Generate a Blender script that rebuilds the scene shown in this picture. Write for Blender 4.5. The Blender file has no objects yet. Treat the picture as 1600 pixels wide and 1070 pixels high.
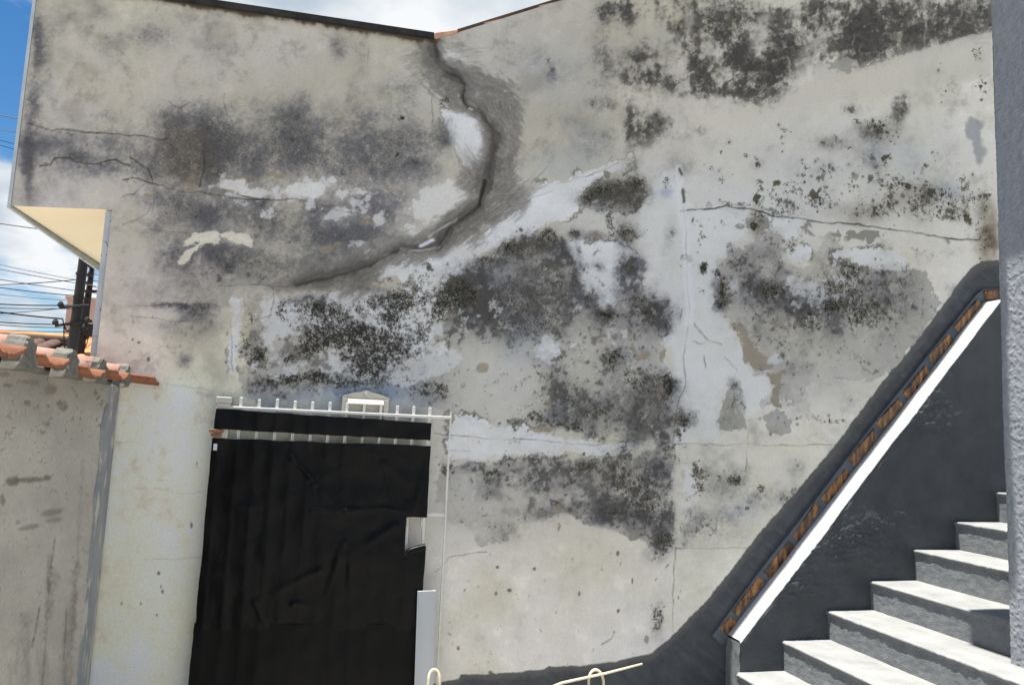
import bpy, bmesh, math, random
import numpy as np
from mathutils import Vector, Matrix

# ------------------------------------------------------------------ camera, sky, sun, exposure
S = bpy.context.scene
C = S.collection
CAM = np.array([0.0, -3.55, 1.6])
RC = np.array([[0.96303753, -0.26574905, 0.04400182],      # rows: right, down, forward of the camera
               [0.07202042, 0.0966221, -0.99271206],
               [0.25956074, 0.959188, 0.11219006]])
FOC = 1155.0
cd = bpy.data.cameras.new('camera'); cam = bpy.data.objects.new('camera', cd); C.objects.link(cam)
cd.sensor_width = 36.0; cd.lens = 36.0 * FOC / 1600.0; cd.clip_start = 0.05; cd.clip_end = 2000
m = Matrix.Identity(4)
for i in range(3):
    m[i][0] = RC[0][i]; m[i][1] = -RC[1][i]; m[i][2] = -RC[2][i]; m[i][3] = CAM[i]
cam.matrix_world = m
S.camera = cam

SUN_D = Vector((0.2079, -0.0155, -0.978)).normalized()
world = bpy.data.worlds.new('World'); S.world = world; world.use_nodes = True
def sky_world():
    nt = world.node_tree; nt.nodes.clear(); N = nt.nodes.new; L = nt.links.new
    out = N('ShaderNodeOutputWorld'); tc = N('ShaderNodeTexCoord')
    sky = N('ShaderNodeTexSky'); sky.sky_type = 'NISHITA'; sky.sun_disc = False
    sky.sun_elevation = math.radians(78); sky.sun_rotation = math.radians(-87)
    sky.air_density = 1.0; sky.dust_density = 0.2; sky.ozone_density = 3.0
    b1 = N('ShaderNodeBackground'); b1.inputs[1].default_value = 0.064
    hs = N('ShaderNodeHueSaturation'); hs.inputs['Saturation'].default_value = 1.3; L(sky.outputs[0], hs.inputs['Color']); L(hs.outputs[0], b1.inputs[0])
    # cumulus: direction flattened on a cloud deck
    sp = N('ShaderNodeSeparateXYZ'); L(tc.outputs['Generated'], sp.inputs[0])
    ad = N('ShaderNodeMath'); ad.operation = 'ADD'; ad.inputs[1].default_value = 0.22; L(sp.outputs[2], ad.inputs[0])
    mx = N('ShaderNodeMath'); mx.operation = 'MAXIMUM'; mx.inputs[1].default_value = 0.08; L(ad.outputs[0], mx.inputs[0])
    dv = N('ShaderNodeVectorMath'); dv.operation = 'DIVIDE'; cb = N('ShaderNodeCombineXYZ')
    for k in range(3): L(mx.outputs[0], cb.inputs[k])
    L(tc.outputs['Generated'], dv.inputs[0]); L(cb.outputs[0], dv.inputs[1])
    mp = N('ShaderNodeMapping'); mp.inputs['Location'].default_value = CLOUD_AT; mp.inputs['Scale'].default_value = (1, 1, 0.6); L(dv.outputs[0], mp.inputs[0])
    n1 = N('ShaderNodeTexNoise'); n1.inputs['Scale'].default_value = 1.7; n1.inputs['Detail'].default_value = 9; n1.inputs['Roughness'].default_value = .56; n1.inputs['Distortion'].default_value = .25
    L(mp.outputs[0], n1.inputs[0])
    r1 = N('ShaderNodeMapRange'); r1.interpolation_type = 'SMOOTHSTEP'; r1.inputs[1].default_value = .43; r1.inputs[2].default_value = .56; L(n1.outputs[0], r1.inputs[0])
    n2 = N('ShaderNodeTexNoise'); n2.inputs['Scale'].default_value = 2.6; n2.inputs['Detail'].default_value = 6
    m2 = N('ShaderNodeMapping'); m2.inputs['Location'].default_value = (4.1, 2.3, 1.7); L(mp.outputs[0], m2.inputs[0]); L(m2.outputs[0], n2.inputs[0])
    cr = N('ShaderNodeValToRGB'); cr.color_ramp.elements[0].position = .36; cr.color_ramp.elements[0].color = (.40, .50, .62, 1)
    cr.color_ramp.elements[1].position = .58; cr.color_ramp.elements[1].color = (.93, .95, .97, 1); L(n2.outputs[0], cr.inputs[0])
    b2 = N('ShaderNodeBackground'); b2.inputs[1].default_value = 0.50; L(cr.outputs[0], b2.inputs[0])
    ms = N('ShaderNodeMixShader'); L(r1.outputs[0], ms.inputs[0]); L(b1.outputs[0], ms.inputs[1]); L(b2.outputs[0], ms.inputs[2])
    L(ms.outputs[0], out.inputs[0])
CLOUD_AT = (18.6626, 15.7497, -2.0121)
sky_world()
sd = bpy.data.lights.new('sun', 'SUN'); sun = bpy.data.objects.new('sun', sd); C.objects.link(sun)
sd.energy = 5.0; sd.angle = math.radians(0.53); sd.color = (1.0, 0.965, 0.90)
sun.rotation_mode = 'QUATERNION'; sun.rotation_quaternion = SUN_D.to_track_quat('-Z', 'Y'); sun.location = (-2, 1, 12)
S.view_settings.view_transform = 'Standard'; S.view_settings.look = 'None'
S.view_settings.exposure = 1.02; S.view_settings.gamma = 1.0; S.view_settings.use_curve_mapping = False
S.render.engine = 'CYCLES'
S.cycles.max_bounces = 8; S.cycles.diffuse_bounces = 5
S.render.resolution_x = 1024; S.render.resolution_y = 684
# ---- weathering of the plaster: every stain is laid out on the wall in image pixels (u right, v down), worked out per vertex ----

def _h(ix,iy,seed):
    n=(ix.astype(np.int64)*374761393+iy.astype(np.int64)*668265263+seed*974634721)&0xffffffff
    n=((n^(n>>13))*1274126177)&0xffffffff
    n=(n^(n>>16))*2246822519&0xffffffff
    return ((n^(n>>15))&0xffffff)/float(0xffffff)
def vnoise(x,y,seed):
    ix=np.floor(x);iy=np.floor(y);fx=x-ix;fy=y-iy
    fx=fx*fx*(3-2*fx);fy=fy*fy*(3-2*fy)
    a=_h(ix,iy,seed);b=_h(ix+1,iy,seed);c=_h(ix,iy+1,seed);d=_h(ix+1,iy+1,seed)
    return (a+(b-a)*fx)*(1-fy)+(c+(d-c)*fx)*fy
def fbm(x,y,scale,seed,octv=4,gain=.55):
    s=0;a=1;t=0
    for o in range(octv):
        c,sn=np.cos(o*1.1+.3),np.sin(o*1.1+.3)
        s=s+a*(vnoise((x*c-y*sn)/scale+o*17.3,(x*sn+y*c)/scale+o*9.1,seed+o*31)-.5);t+=a;a*=gain;scale*=.48
    return s/t*2.6            # about -1..1
def sst(a,b,x):
    t=np.clip((x-a)/(b-a),0,1);return t*t*(3-2*t)

def paint(U,V):
    """albedo in display values 0..255 (N,3), mould density, relief in mm"""
    N=U.shape[0]
    rng=np.random.RandomState(7)
    wob=fbm(U,V,60,1,4)*7; wob2=fbm(U,V,60,2,4)*7
    u=U+wob+fbm(U,V,9,3,3)*2.0; v=V+wob2+fbm(U,V,9,4,3)*2.0      # warped
    nl=fbm(U,V,160,11,4); nm=fbm(U,V,42,12,4); nf=fbm(U,V,14,13,4); nx=fbm(U,V,5.,14,3)
    nd=fbm(U*1.0,V*.45,11,15,4)                                        # short vertical drag
    nh=fbm(U*.4,V*1.3,14,16,4); ng=fbm(U,V,2.6,62,2); gr1=fbm(U,V,8,64,5,.72); gr2=fbm(U,V,13,65,5,.70); cl=fbm(U,V*1.25,95,61,5,.6)
    col=np.empty((N,3)); hgt=np.zeros(N); mou=np.zeros(N)
    def mix(m,c):
        m=np.clip(m,0,1)[:,None]; col[:]=col*(1-m)+np.asarray(c,float)*m
    BW=4096; bu=np.clip((U+2000)//32,0,BW-1).astype(np.int64); bv=np.clip((V+4000)//32,0,BW).astype(np.int64)
    key=bv*BW+bu; order=np.argsort(key,kind='stable'); skey=key[order]
    def box(x0,y0,x1,y1):
        a0=max(0,int((x0+2000)//32));a1=min(BW-1,int((x1+2000)//32))
        r=np.arange(max(0,int((y0+4000)//32)),min(BW,int((y1+4000)//32))+1)*BW
        s0=np.searchsorted(skey,r+a0,'left');s1=np.searchsorted(skey,r+a1,'right')
        q=[order[a:b] for a,b in zip(s0,s1) if b>a]
        if not q: return np.zeros(0,np.int64)
        i=np.concatenate(q); uu=U[i];vv=V[i]
        return i[(uu>x0)&(uu<x1)&(vv>y0)&(vv<y1)]
    def blobs(lst,k=1.,sat=True):
        f=np.zeros(N)
        for b in lst:
            cx,cy,rx,ry=b[:4]; st=b[4] if len(b)>4 else 1.; rot=np.radians(b[5]) if len(b)>5 else 0
            R=max(rx,ry)*2.4+20; i=box(cx-R,cy-R,cx+R,cy+R)
            if len(i)==0: continue
            dx=u[i]-cx;dy=v[i]-cy;c,s=np.cos(rot),np.sin(rot)
            q=((dx*c+dy*s)/rx)**2+((-dx*s+dy*c)/ry)**2
            w=st*np.exp(-q**1.25*.7)
            f[i]=1-(1-f[i])*(1-np.clip(w,0,1))
        return f
    def sdpoly(pts,warp=1.):
        pts=np.array(pts,float); x0,y0=pts.min(0)-45;x1,y1=pts.max(0)+45
        f=np.full(N,-99.); i=box(x0,y0,x1,y1)
        if len(i)==0: return f
        px=U[i]+(u[i]-U[i])*warp;py=V[i]+(v[i]-V[i])*warp
        d=np.full(len(i),1e9);ins=np.zeros(len(i),bool)
        for a,b in zip(pts,np.roll(pts,-1,0)):
            e=b-a;t=np.clip(((px-a[0])*e[0]+(py-a[1])*e[1])/(e@e+1e-9),0,1)
            d=np.minimum(d,(px-a[0]-t*e[0])**2+(py-a[1]-t*e[1])**2)
            if a[1]!=b[1]:
                cr=((a[1]>py)!=(b[1]>py))&(px<(b[0]-a[0])*(py-a[1])/(b[1]-a[1])+a[0]); ins^=cr
        d=np.sqrt(d); f[i]=np.where(ins,d,-d); return f
    def line(pts,warp=.6,margin=60):
        """distance to polyline and the run along it"""
        pts=np.array(pts,float);x0,y0=pts.min(0)-margin;x1,y1=pts.max(0)+margin
        i=box(x0,y0,x1,y1); d=np.full(len(i),1e9);t_=np.zeros(len(i));L=0
        px=U[i]+(u[i]-U[i])*warp;py=V[i]+(v[i]-V[i])*warp
        for a,b in zip(pts[:-1],pts[1:]):
            e=b-a;l=np.hypot(*e)+1e-9;t=np.clip(((px-a[0])*e[0]+(py-a[1])*e[1])/l/l,0,1)
            dd=np.hypot(px-a[0]-t*e[0],py-a[1]-t*e[1]);m=dd<d
            d=np.where(m,dd,d);t_=np.where(m,L+t*l,t_);L+=l
        return i,d,t_/L
    def ragged(sd,amp=5.,e=1.5,fine=2.5):
        return sst(-e,e,sd+nm*amp+nf*amp*.85+nx*fine*1.5+ng*fine*.6)

    # 1 old limewash: warm cream low down, darker towards the top
    t=sst(1050,150,V)
    t=sst(1000,420,V)*.75+sst(420,120,V)*.25
    col[:]=np.array([204,199,189])*(1-t[:,None])+np.array([173,168,157])*t[:,None]
    lf=(sst(700,380,U)*sst(420,640,V))[:,None]; col[:]=col*(1-lf)+np.array([226,220,203])[None]*(1+.02*nl[:,None])*lf  # lower left painted lighter and warmer to offset shade from the low wall
    tr=sst(900,1300,U)[:,None]; col[:]=col*(1-tr*.5)+np.array([196,192,180])*tr*.6
    # cooler, newer wash in the right-hand bay

    col*=(1+.035*nl+.03*nm+.018*nf+.012*nx)[:,None]
    col[:,2]*=1+.04*nl+.015*nm
    dw=fbm(U,V,30,67,5,.72); dw2=fbm(U,V,75,68,5,.65); lw=1-.62*sst(640,820,V); col*=(1-.16*lw*sst(.05,.9,dw)-.13*sst(.0,.8,dw2)*sst(1000,700,V)+.05*sst(.1,.8,-dw))[:,None]
    # faint roller lanes
    col*=(1+.012*fbm(U,V*.12,22,21,3))[:,None]

    def flakes(dens,scale,c,a,seed,soft=.10,str_=1.):
        n_=fbm(U,V*str_,scale,seed,5,.62); mk=sst(-soft,soft,n_*.95-(1-2*dens))*sst(.02,.12,dens)
        mix(mk*a,c); return mk
    mix(blobs([(1300,300,180,90,.6),(1110,380,90,120,.6),(1100,560,60,110,.5),(1420,250,110,90,.4),(1260,200,120,40,.3)])*(.8+.25*nm),(196,197,195))
    mix(blobs([(1010,300,60,60,.5),(930,350,60,40,.5),(1180,330,90,40,.5),(1090,620,80,80,.55),(1060,480,70,120,.5),(1200,610,50,40,.5),(880,300,60,40,.4)])*(.85+.3*nm),(200,201,202))
    # 2 bare grey plaster where the paint has come off
    P=[
     [(735,405),(770,392),(795,378),(830,372),(880,372),(895,392),(888,425),(898,452),(915,462),(930,478),(950,492),(985,492),(1000,478),(1030,482),(1048,510),(1050,560),(1045,610),(1050,660),(1035,690),(990,700),(950,690),(900,682),(830,676),(770,662),(700,645),(650,640),(600,625),(560,610),(470,640),(380,632),(362,600),(366,540),(400,500),(430,470),(520,462),(560,440),(600,462),(650,500),(690,500),(720,470)],
     [(1130,425),(1150,395),(1185,362),(1215,370),(1228,400),(1258,415),(1280,372),(1300,362),(1320,395),(1345,420),(1372,420),(1400,400),(1455,440),(1450,500),(1400,560),(1340,600),(1260,600),(1215,640),(1185,640),(1205,600),(1180,575),(1160,540),(1135,500),(1118,470)],
     [(690,752),(740,722),(790,712),(850,706),(930,702),(990,705),(1040,690),(1052,720),(1050,790),(1056,850),(1020,850),(930,830),(880,800),(840,822),(800,850),(750,842),(700,805)],
     [(900,300),(925,278),(965,278),(1005,285),(1012,310),(985,335),(940,330),(905,322)],
     [(1118,655),(1130,610),(1155,595),(1162,640),(1155,665)],
     [(1118,652),(1160,646),(1162,668),(1120,672)],
     [(1062,645),(1090,640),(1090,664),(1064,664)],
     [(1198,652),(1215,642),(1238,655),(1236,672),(1205,680)],
     [(700,730),(700,745),(755,735),(750,720)],
    ]
    peel=np.zeros(N)
    for k,p in enumerate(P):
        peel=np.maximum(peel,sst(-1.6,1.6,sdpoly(p)+(nl*14+nm*15+nf*8 if k<3 else nm*3+nf*3)+nx*3)*(1,.85,.8,1,1,1,1,1,1)[k]*((1 if k>2 else np.clip(.75+.5*nm+.3*nl,.25,1))))
    g=np.array([150,147,141])[None]*(1+.10*nm+.09*nf+.05*nx+.08*nl)[:,None]
    g[:,2]*=1+.05*fbm(U,V,70,25,3); g[:,0]*=1+.02*fbm(U,V,50,26,3)
    m=(peel*.88)[:,None]; col[:]=col*(1-m)+g*m; hgt-=peel*1.8
    rim=sst(.3,.6,peel)*sst(.85,.6,peel)*sst(-.1,.6,nm+nf*.7); mix(rim*.5,(84,80,72))
    # pale washed centres inside the bare areas
    mix(blobs([(775,600,75,60,.85),(760,560,45,40,.55),(820,610,45,45,.6),(700,640,60,30,.35),(435,545,45,45,.35),(515,565,30,30,.4),(590,505,22,22,.35),(900,560,30,22,.45),(905,520,28,20,.35),(930,580,40,40,.3),(1240,395,35,25,.35),(1290,400,25,25,.4),(1300,590,70,45,.7),(1340,520,50,30,.3),(1000,570,30,20,.35),(720,800,70,40,.55),(850,735,60,14,.35),(890,760,60,22,.35),(690,690,60,20,.3)])*(1+.2*nf),(188,185,178))
    # 3 crisp islands of newer, bluish white paint
    W=[
     [(985,246),(935,258),(860,278),(815,305),(775,338),(745,360),(705,382),(650,392),(640,425),(700,440),(745,402),(790,372),(838,362),(870,355),(905,330),(900,300),(935,275),(990,262)],
     [(606,402),(640,390),(690,394),(720,420),(700,440),(690,470),(672,500),(640,470),(612,440),(592,440)],
     [(560,462),(600,470),(640,500),(668,490),(680,545),(620,560),(600,520)],
     [(695,172),(720,175),(752,185),(766,215),(762,245),(738,270),(726,258),(706,215)],
     [(880,380),(905,372),(925,382),(965,378),(1000,400),(1002,452),(985,462),(965,470),(958,488),(942,486),(926,466),(918,455),(904,486),(896,485),(890,462),(880,458),(905,430),(893,408)],
     [(1010,300),(1045,270),(1062,262),(1068,300),(1085,330),(1170,335),(1185,345),(1145,385),(1122,425),(1118,455),(1132,490),(1140,510),(1165,540),(1170,585),(1205,578),(1205,610),(1200,640),(1165,650),(1115,600),(1120,690),(1055,690),(1046,640),(1050,570),(1040,500),(1015,490),(1005,465),(1005,400),(1000,340)],
     [(1228,388),(1245,384),(1263,388),(1262,408),(1252,414),(1238,412),(1230,400)],
     [(1298,398),(1340,388),(1390,388),(1420,400),(1418,425),(1370,425),(1352,418),(1330,408),(1302,412)],
     [(1190,335),(1255,340),(1240,370),(1225,372),(1218,355)],
     [(700,652),(760,655),(830,672),(900,682),(950,690),(1010,690),(985,705),(930,706),(850,710),(790,715),(740,722),(700,720),(700,690)],
     [(830,530),(850,540),(870,535),(872,555),(860,570),(846,560),(832,548)],
     [(1155,430),(1140,450),(1150,470),(1160,480)],
     [(685,68),(720,75),(735,90),(715,108),(695,104)],
     [(358,462),(378,462),(372,520),(368,575),(358,582),(358,540)],
     [(440,465),(520,470),(560,500),(545,540),(470,500),(430,510)],
    ]
    wh=np.zeros(N); rimw=np.zeros(N)
    for k,p in enumerate(W):
        a=(9,11,16,3,5,8,3,4,7,8,4,4,7,2.5,18)[k]
        sdw=sdpoly(p)+nm*a+nf*a*.85+nx*3.8+ng*1.5; m=sst(-1.6,1.6,sdw); rimw=np.maximum(rimw,sst(-7,-1.,sdw)*(1-m)*sst(-.15,.35,nm*.6+nf*.6+np.where(k in (0,1,4,6,7,9),.12,-.25))); wh=np.maximum(wh,m*(.95-.5*sst(880,985,U),.9,.75,.9,.95,.40,.9,.8,.6,.75,.85,.8,.6,.8,.6)[k])
    w=np.array([210,211,213])[None]*(1+.035*nm+.03*nf+.02*nx+.02*nh)[:,None]
    m=(wh*np.clip(.92+.16*nm+.12*nh,.55,1))[:,None]; col[:]=col*(1-m)+w*m; hgt+=wh*.9; mix(rimw*(1-wh)*.62,(66,63,56))  # dark rim painted round the white islands as their drop shadow
    # cream daubs brushed over the stains
    def stroke(pts,w0,c,a=1.,amp=3.,warp=.5):
        i,d,tt=line(pts,warp); m=np.zeros(N); m[i]=sst(2,-2,d-w0+nm[i]*amp+nf[i]*amp)*a; mix(m,c); return m
    # 4 soft black soot and algae bloom
    S=[(58,60,9,45,.7),(52,150,9,30,.55),(45,250,9,60,.75),(65,90,14,30,.5),(50,160,12,10,.5),
     (240,55,38,24,.5),(165,72,16,20,.4),(160,20,20,12,.35),(350,78,26,10,.35),(330,32,8,20,.25),(530,75,12,22,.6),(565,85,16,30,.3),
     (120,245,18,12,.8),(105,222,60,18,.45),(190,212,28,24,.5),(165,180,30,16,.35),(60,215,20,20,.4),(140,262,40,14,.4),(215,262,30,20,.35),
     (268,190,34,22,.55),(300,235,62,50,.85),(265,255,40,30,.6),(340,205,40,34,.7),(395,232,60,36,.62),(335,260,22,30,.6),(460,195,34,34,.75),(470,235,48,28,.65),(430,260,40,22,.5),(520,262,70,24,.62),(555,205,60,28,.5),(625,200,40,36,.4),(628,140,22,24,.5),(640,215,36,20,.5),(690,215,16,14,.6),(600,255,60,22,.55),(645,262,34,20,.5),(580,230,60,22,.4),(700,210,14,20,.5),
     (270,312,44,22,.7),(310,338,60,22,.72),(385,325,50,20,.55),(430,345,46,16,.6),(250,345,24,16,.45),(520,325,50,18,.5),(600,320,28,26,.45),(480,362,70,16,.55),(560,368,60,18,.55),(390,395,70,24,.62),(330,400,46,22,.55),(270,392,18,24,.6),(430,420,60,18,.55),(500,395,60,24,.45),(330,430,50,20,.35),
     (310,486,24,20,.75),(270,475,60,5,.5),(300,516,34,14,.5),(290,562,14,14,.5),(300,445,60,26,.25),(265,505,20,10,.3),
     (770,300,24,16,.2),(735,345,40,14,.35),
     (845,85,12,20,.4,-35),(858,108,9,20,.45),(880,112,24,14,.22),(815,85,26,14,.22),(790,100,14,14,.3),
     (945,16,14,14,.75),(975,14,12,24,.75),(960,30,26,20,.4),(930,70,16,26,.3),(945,100,12,20,.35),(1000,85,30,10,.6),(1008,118,30,16,.8),(995,100,14,24,.6),(1040,125,22,14,.75),(1062,45,18,16,.7),(1068,75,14,16,.55),(1095,20,30,20,.5),(1092,95,18,30,.7),(1096,125,14,20,.75),(1115,30,26,22,.8),(1150,45,22,34,.85),(1160,20,26,14,.6),(1125,55,14,20,.8),(1155,95,26,22,.85),(1185,110,20,16,.85),(1215,75,18,30,.8),(1200,120,24,22,.8),(1175,150,30,18,.9),(1205,150,18,14,.9),(1130,140,40,10,.5),(1090,145,26,10,.55),(1215,30,16,20,.6),(1240,60,26,22,.7),(1265,20,30,16,.65),(1225,100,14,30,.7),(1240,75,30,20,.5),(1030,20,22,14,.3),(1050,5,30,8,.4),(940,165,22,12,.45),(985,185,10,26,.7),(1005,212,20,26,.62),(1020,200,30,20,.4),(1075,205,40,12,.25),(985,258,18,10,.4),(1075,255,12,14,.4),(930,215,36,26,.28),(890,240,40,14,.18),
     (1345,45,26,34,.95),(1365,60,20,30,.9),(1340,85,40,20,.8),(1300,30,30,20,.65),(1310,60,30,20,.6),(1395,30,40,20,.7),(1400,55,44,22,.75),(1440,50,30,22,.65),(1490,25,34,26,.95),(1525,20,30,30,1.),(1470,55,30,18,.9),(1500,50,30,12,.7),(1440,12,40,12,.6),(1285,10,20,12,.5),(1380,85,30,10,.6),(1275,40,14,12,.5),(1330,10,40,10,.4),
     (1455,105,14,14,.3),(1490,135,12,14,.35),(1370,205,26,14,.5),(1410,160,14,18,.5),(1300,225,26,10,.35),(1365,245,20,30,.25),(1405,190,12,18,.35),
     (955,300,50,20,.6),(985,300,30,24,.65),(925,305,24,14,.6),(940,325,10,8,.4),
     (870,375,12,18,.6),(900,366,12,8,.75),(935,368,14,7,.75),(980,362,18,18,.7),(992,415,14,18,.8),(975,425,14,12,.6),(905,415,14,10,.6),(938,412,10,8,.55),(898,445,10,18,.7),(902,395,5,20,.35),(972,395,10,20,.4),(996,450,8,14,.4),(880,410,14,30,.5),(1045,365,8,30,.35,8),
     (800,388,24,14,.85),(830,385,30,18,.75),(770,405,24,10,.6),(790,430,50,34,.55),(850,430,44,36,.55),(800,470,60,40,.55),(820,510,36,34,.65),(860,470,44,40,.45),(770,490,40,30,.45),(745,430,18,30,.6),(860,510,30,22,.5),(720,465,24,30,.7),(700,475,22,34,.7),(735,500,40,20,.4),(930,500,30,24,.4),(920,465,14,18,.65),(945,490,22,8,.8),(1000,470,22,24,.65),(1012,500,34,22,.5),(1035,495,18,26,.65),(1020,480,18,8,.7),(970,450,14,20,.4),(990,560,40,22,.3),(960,555,16,18,.65),(970,580,20,24,.45),(1020,610,34,22,.6),(900,620,40,20,.4),(895,640,30,24,.5),(940,650,50,24,.55),(1000,640,44,34,.5),(1010,670,34,24,.5),(1040,640,14,40,.55),(1040,595,14,20,.5),(870,610,20,16,.3),(880,655,30,12,.5),(860,580,20,20,.25),
     (650,580,40,24,.3),(550,590,40,26,.35),(500,600,44,24,.3),(450,600,40,26,.3),(470,510,30,20,.35),(520,500,36,20,.4),(560,540,40,20,.4),(600,470,30,14,.55),(540,445,20,16,.6),(490,470,50,10,.5),(400,540,16,60,.3),(420,600,40,16,.3),(575,520,26,18,.35),(640,530,24,22,.4),(670,620,30,20,.3),(615,600,30,28,.35),
     (960,740,80,22,.4),(860,722,50,14,.35),(990,720,50,26,.45),(830,750,50,20,.35),(790,725,24,16,.35),(740,730,26,12,.3),(1000,780,40,26,.6),(945,790,26,20,.65),(1035,760,20,34,.5),(1020,805,30,20,.62),(960,810,36,14,.65),(1040,850,14,14,.8),(1030,870,22,14,.35),(1040,830,16,16,.5),(800,830,26,14,.6),(845,800,22,14,.4),(870,790,20,12,.4),(730,815,40,10,.25),(900,760,30,20,.3),(1028,965,12,26,.5),(1035,930,16,16,.25),(1015,1000,30,10,.15),(760,770,18,14,.3),(770,745,24,14,.35),
     (1190,385,40,22,.25),(1165,420,34,30,.3),(1200,452,36,16,.75),(1185,470,40,14,.45),(1240,480,30,12,.45),(1270,470,30,20,.4),(1120,455,10,20,.6),(1130,475,12,14,.6),(1225,420,20,16,.4),(1380,440,24,24,.4),(1420,450,26,30,.35),(1360,500,60,24,.3),(1290,510,40,20,.3),(1240,580,30,10,.4),(1145,625,16,18,.4),(1140,600,8,10,.5),(1190,505,24,24,.35),(1330,470,50,20,.3),
     (1070,652,12,12,.75),(1100,700,12,12,.25),(1100,745,14,20,.5),(1130,760,24,16,.35),(1150,745,12,12,.4),(1090,830,20,30,.35),(1120,830,40,30,.28),(1200,780,30,18,.3),(1245,730,16,16,.4),(1160,820,40,30,.2),(1070,845,14,16,.45),(1190,765,12,8,.4),(1230,770,14,12,.3),(1245,765,16,14,.3),
     ]
    D=blobs(S)
    HZ=[(440,250,270,110,.30),(470,370,230,70,.30),(540,540,210,90,.16),(1110,90,160,90,.22),(1400,40,170,50,.35),(1330,270,230,90,.10),(1290,490,170,90,.16),(900,760,190,60,.20),(1140,790,110,60,.18),(900,470,170,110,.2),(960,640,120,60,.2),(60,160,30,170,.25),(150,240,110,40,.25),(250,430,90,70,.10),(900,150,120,90,.08)]
    dark=sst(880,1000,U)*sst(190,150,V-(1548-U)*.12)                       # dry dabbed zone
    Dl=1-(1-D*.92)*(1-blobs(HZ)*(1+.35*nm+.3*nf))
    Da=np.clip(Dl*(1.0+.20*nl+.22*nm+.20*nf+.16*nx+.10*nd),0,1)
    streak=fbm(U,V*.30,7,27,4)+.5*fbm(U*.3,V,9,28,4)
    Db=np.clip(Dl*(1.05+.30*nm+.34*nf+.30*nx+.3*streak)+.10*nf*sst(.1,.4,Dl),0,1)
    Dm=Da*(1-dark)+Db*dark
    # bluish-grey soot left, browner black at the top right
    cs=np.array([76,76,80])[None]+np.zeros((N,3)); tb=sst(880,1000,U)[:,None]*sst(420,200,V)[:,None]
    cs=cs*(1-tb)+np.array([58,55,51])*tb; cs*=(1+.12*nf+.08*nm)[:,None]
    gr=.45*nx+.35*nf+.5*ng
    Dg=np.clip(Dm*(.80+.42*cl+.22*nm)+.14*gr*sst(.05,.4,Dm),0,1); sa=Dg*.55+.45*sst(.12,.8,Dg)
    dab=np.abs(fbm(U*.8+V*.5,V*.9-U*.3,34,63,4,.6)); Dd=np.clip(Dm*(.62+.75*sst(.02,.42,dab))+.20*gr+.12*streak,0,1)*sst(.03,.25,Dm)
    thr=sa*(1-dark)+(.35*Dd+.65*sst(.15,.95,Dd))*.80*dark
    m=np.clip(thr*.92,0,1)[:,None]; col[:]=col*(1-m)+cs*m
    zone=np.clip(peel*.8+np.clip(Dm,0,.6)*.9,0,1)
    zl=sst(.1,.5,zone); pd=np.clip(.10+.62*Dm*(.7+.5*nm)+.10*peel,0,.8)*zl*(1-.55*sst(760,640,U)*sst(430,380,V))
    mix(sst(-.04,.16,gr1*.9-(1-2*pd)*.78)*zl*.55,(58,56,53))
    mix(sst(-.02,.14,-gr2*.9-(.62-.25*peel))*sst(.15,.5,zone)*.55*(1-.6*dark),(186,184,178))
    mix(sst(.0,.2,-gr1*.9-.62)*dark*sst(.1,.4,Dm)*.5,(170,166,158))
    hgt-=sst(-.04,.16,gr1*.9-(1-2*pd)*.78)*zl*.6
    # brown cast in the middle of the oldest stains
    mix(blobs([(292,235,44,40,.45),(290,270,30,16,.35),(980,300,26,18,.4),(825,385,24,12,.3),(520,440,60,14,.35),(560,450,24,20,.35),(1180,345,8,20,.7),(1545,380,14,44,.9),(1538,330,12,24,.5),(810,520,40,20,.15),(1020,640,30,40,.2),(1345,330,40,16,.35),(1440,310,50,20,.35),(395,520,14,40,.25)])*(.8+.5*nf),(92,82,66))
    # blue wash
    mix(blobs([(560,605,50,28,.5),(610,620,40,22,.5),(520,625,60,16,.35),(450,625,60,14,.3),(640,610,36,26,.3),(1485,300,16,14,.4),(1370,240,14,20,.25),(1045,300,8,7,.7),(1420,250,40,30,.2),(820,530,30,40,.25),(780,430,20,20,.2),(870,255,40,16,.2),(920,225,30,30,.2),(860,110,60,50,.12),(1160,800,30,20,.2)])*(.9+.3*nf),(132,146,168))
    m=blobs([(1522,195,12,12,.9),(1518,212,10,12,.9),(1530,238,10,18,.7),(1524,225,6,30,.5),(1520,130,4,40,.35)]); mix(sst(.25,.75,m+.22*nf+.1*nm)*.55,(112,118,124))
    # bare mud-brown render
    B=[(303,258,6,7),(328,262,7,4),(374,285,12,9),(298,290,7,7),(232,305,8,5),(425,276,8,6),(438,280,6,4),(545,275,7,6),(605,293,6,6),(565,290,7,3,1,-30),(548,303,8,5),(515,390,12,6),(530,382,6,4),(575,344,10,7),(428,429,5,4),(425,415,5,4),(695,496,6,9),(640,575,8,7),(622,552,8,7),(755,575,9,8),(702,655,8,10),(838,672,10,5),(855,672,8,5),(860,632,5,9),(1000,555,8,7),(1013,552,6,10),(1036,555,5,14),(990,540,4,8),(985,518,6,6),(1032,612,4,20),(935,370,10,4,1,15),(990,370,8,4,1,35),(870,792,6,8),(873,822,3,8),(1012,1000,4,8)]
    b=blobs([x if len(x)>4 else x+(1.,) for x in B]); b=sst(.44,.6,b+.24*nf+.16*nx-.06); mix(b*.72,np.array((134,123,106))[None]*(1+.08*nf+.05*nx)[:,None]); hgt-=b*1.5
    BB=[[(1140,505),(1165,512),(1172,540),(1210,568),(1208,578),(1180,575),(1160,565),(1155,535)],[(1198,585),(1225,582),(1218,610),(1222,640),(1200,638),(1212,610)],[(1060,645),(1062,665),(1050,665)]]
    for p in BB:
        m=ragged(sdpoly(p),2.,1.5); mix(m*.85,(138,130,116)); hgt-=m*1.2
        mix(m*(1-m)*3*sst(0,.6,nf),(70,66,58))
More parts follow.
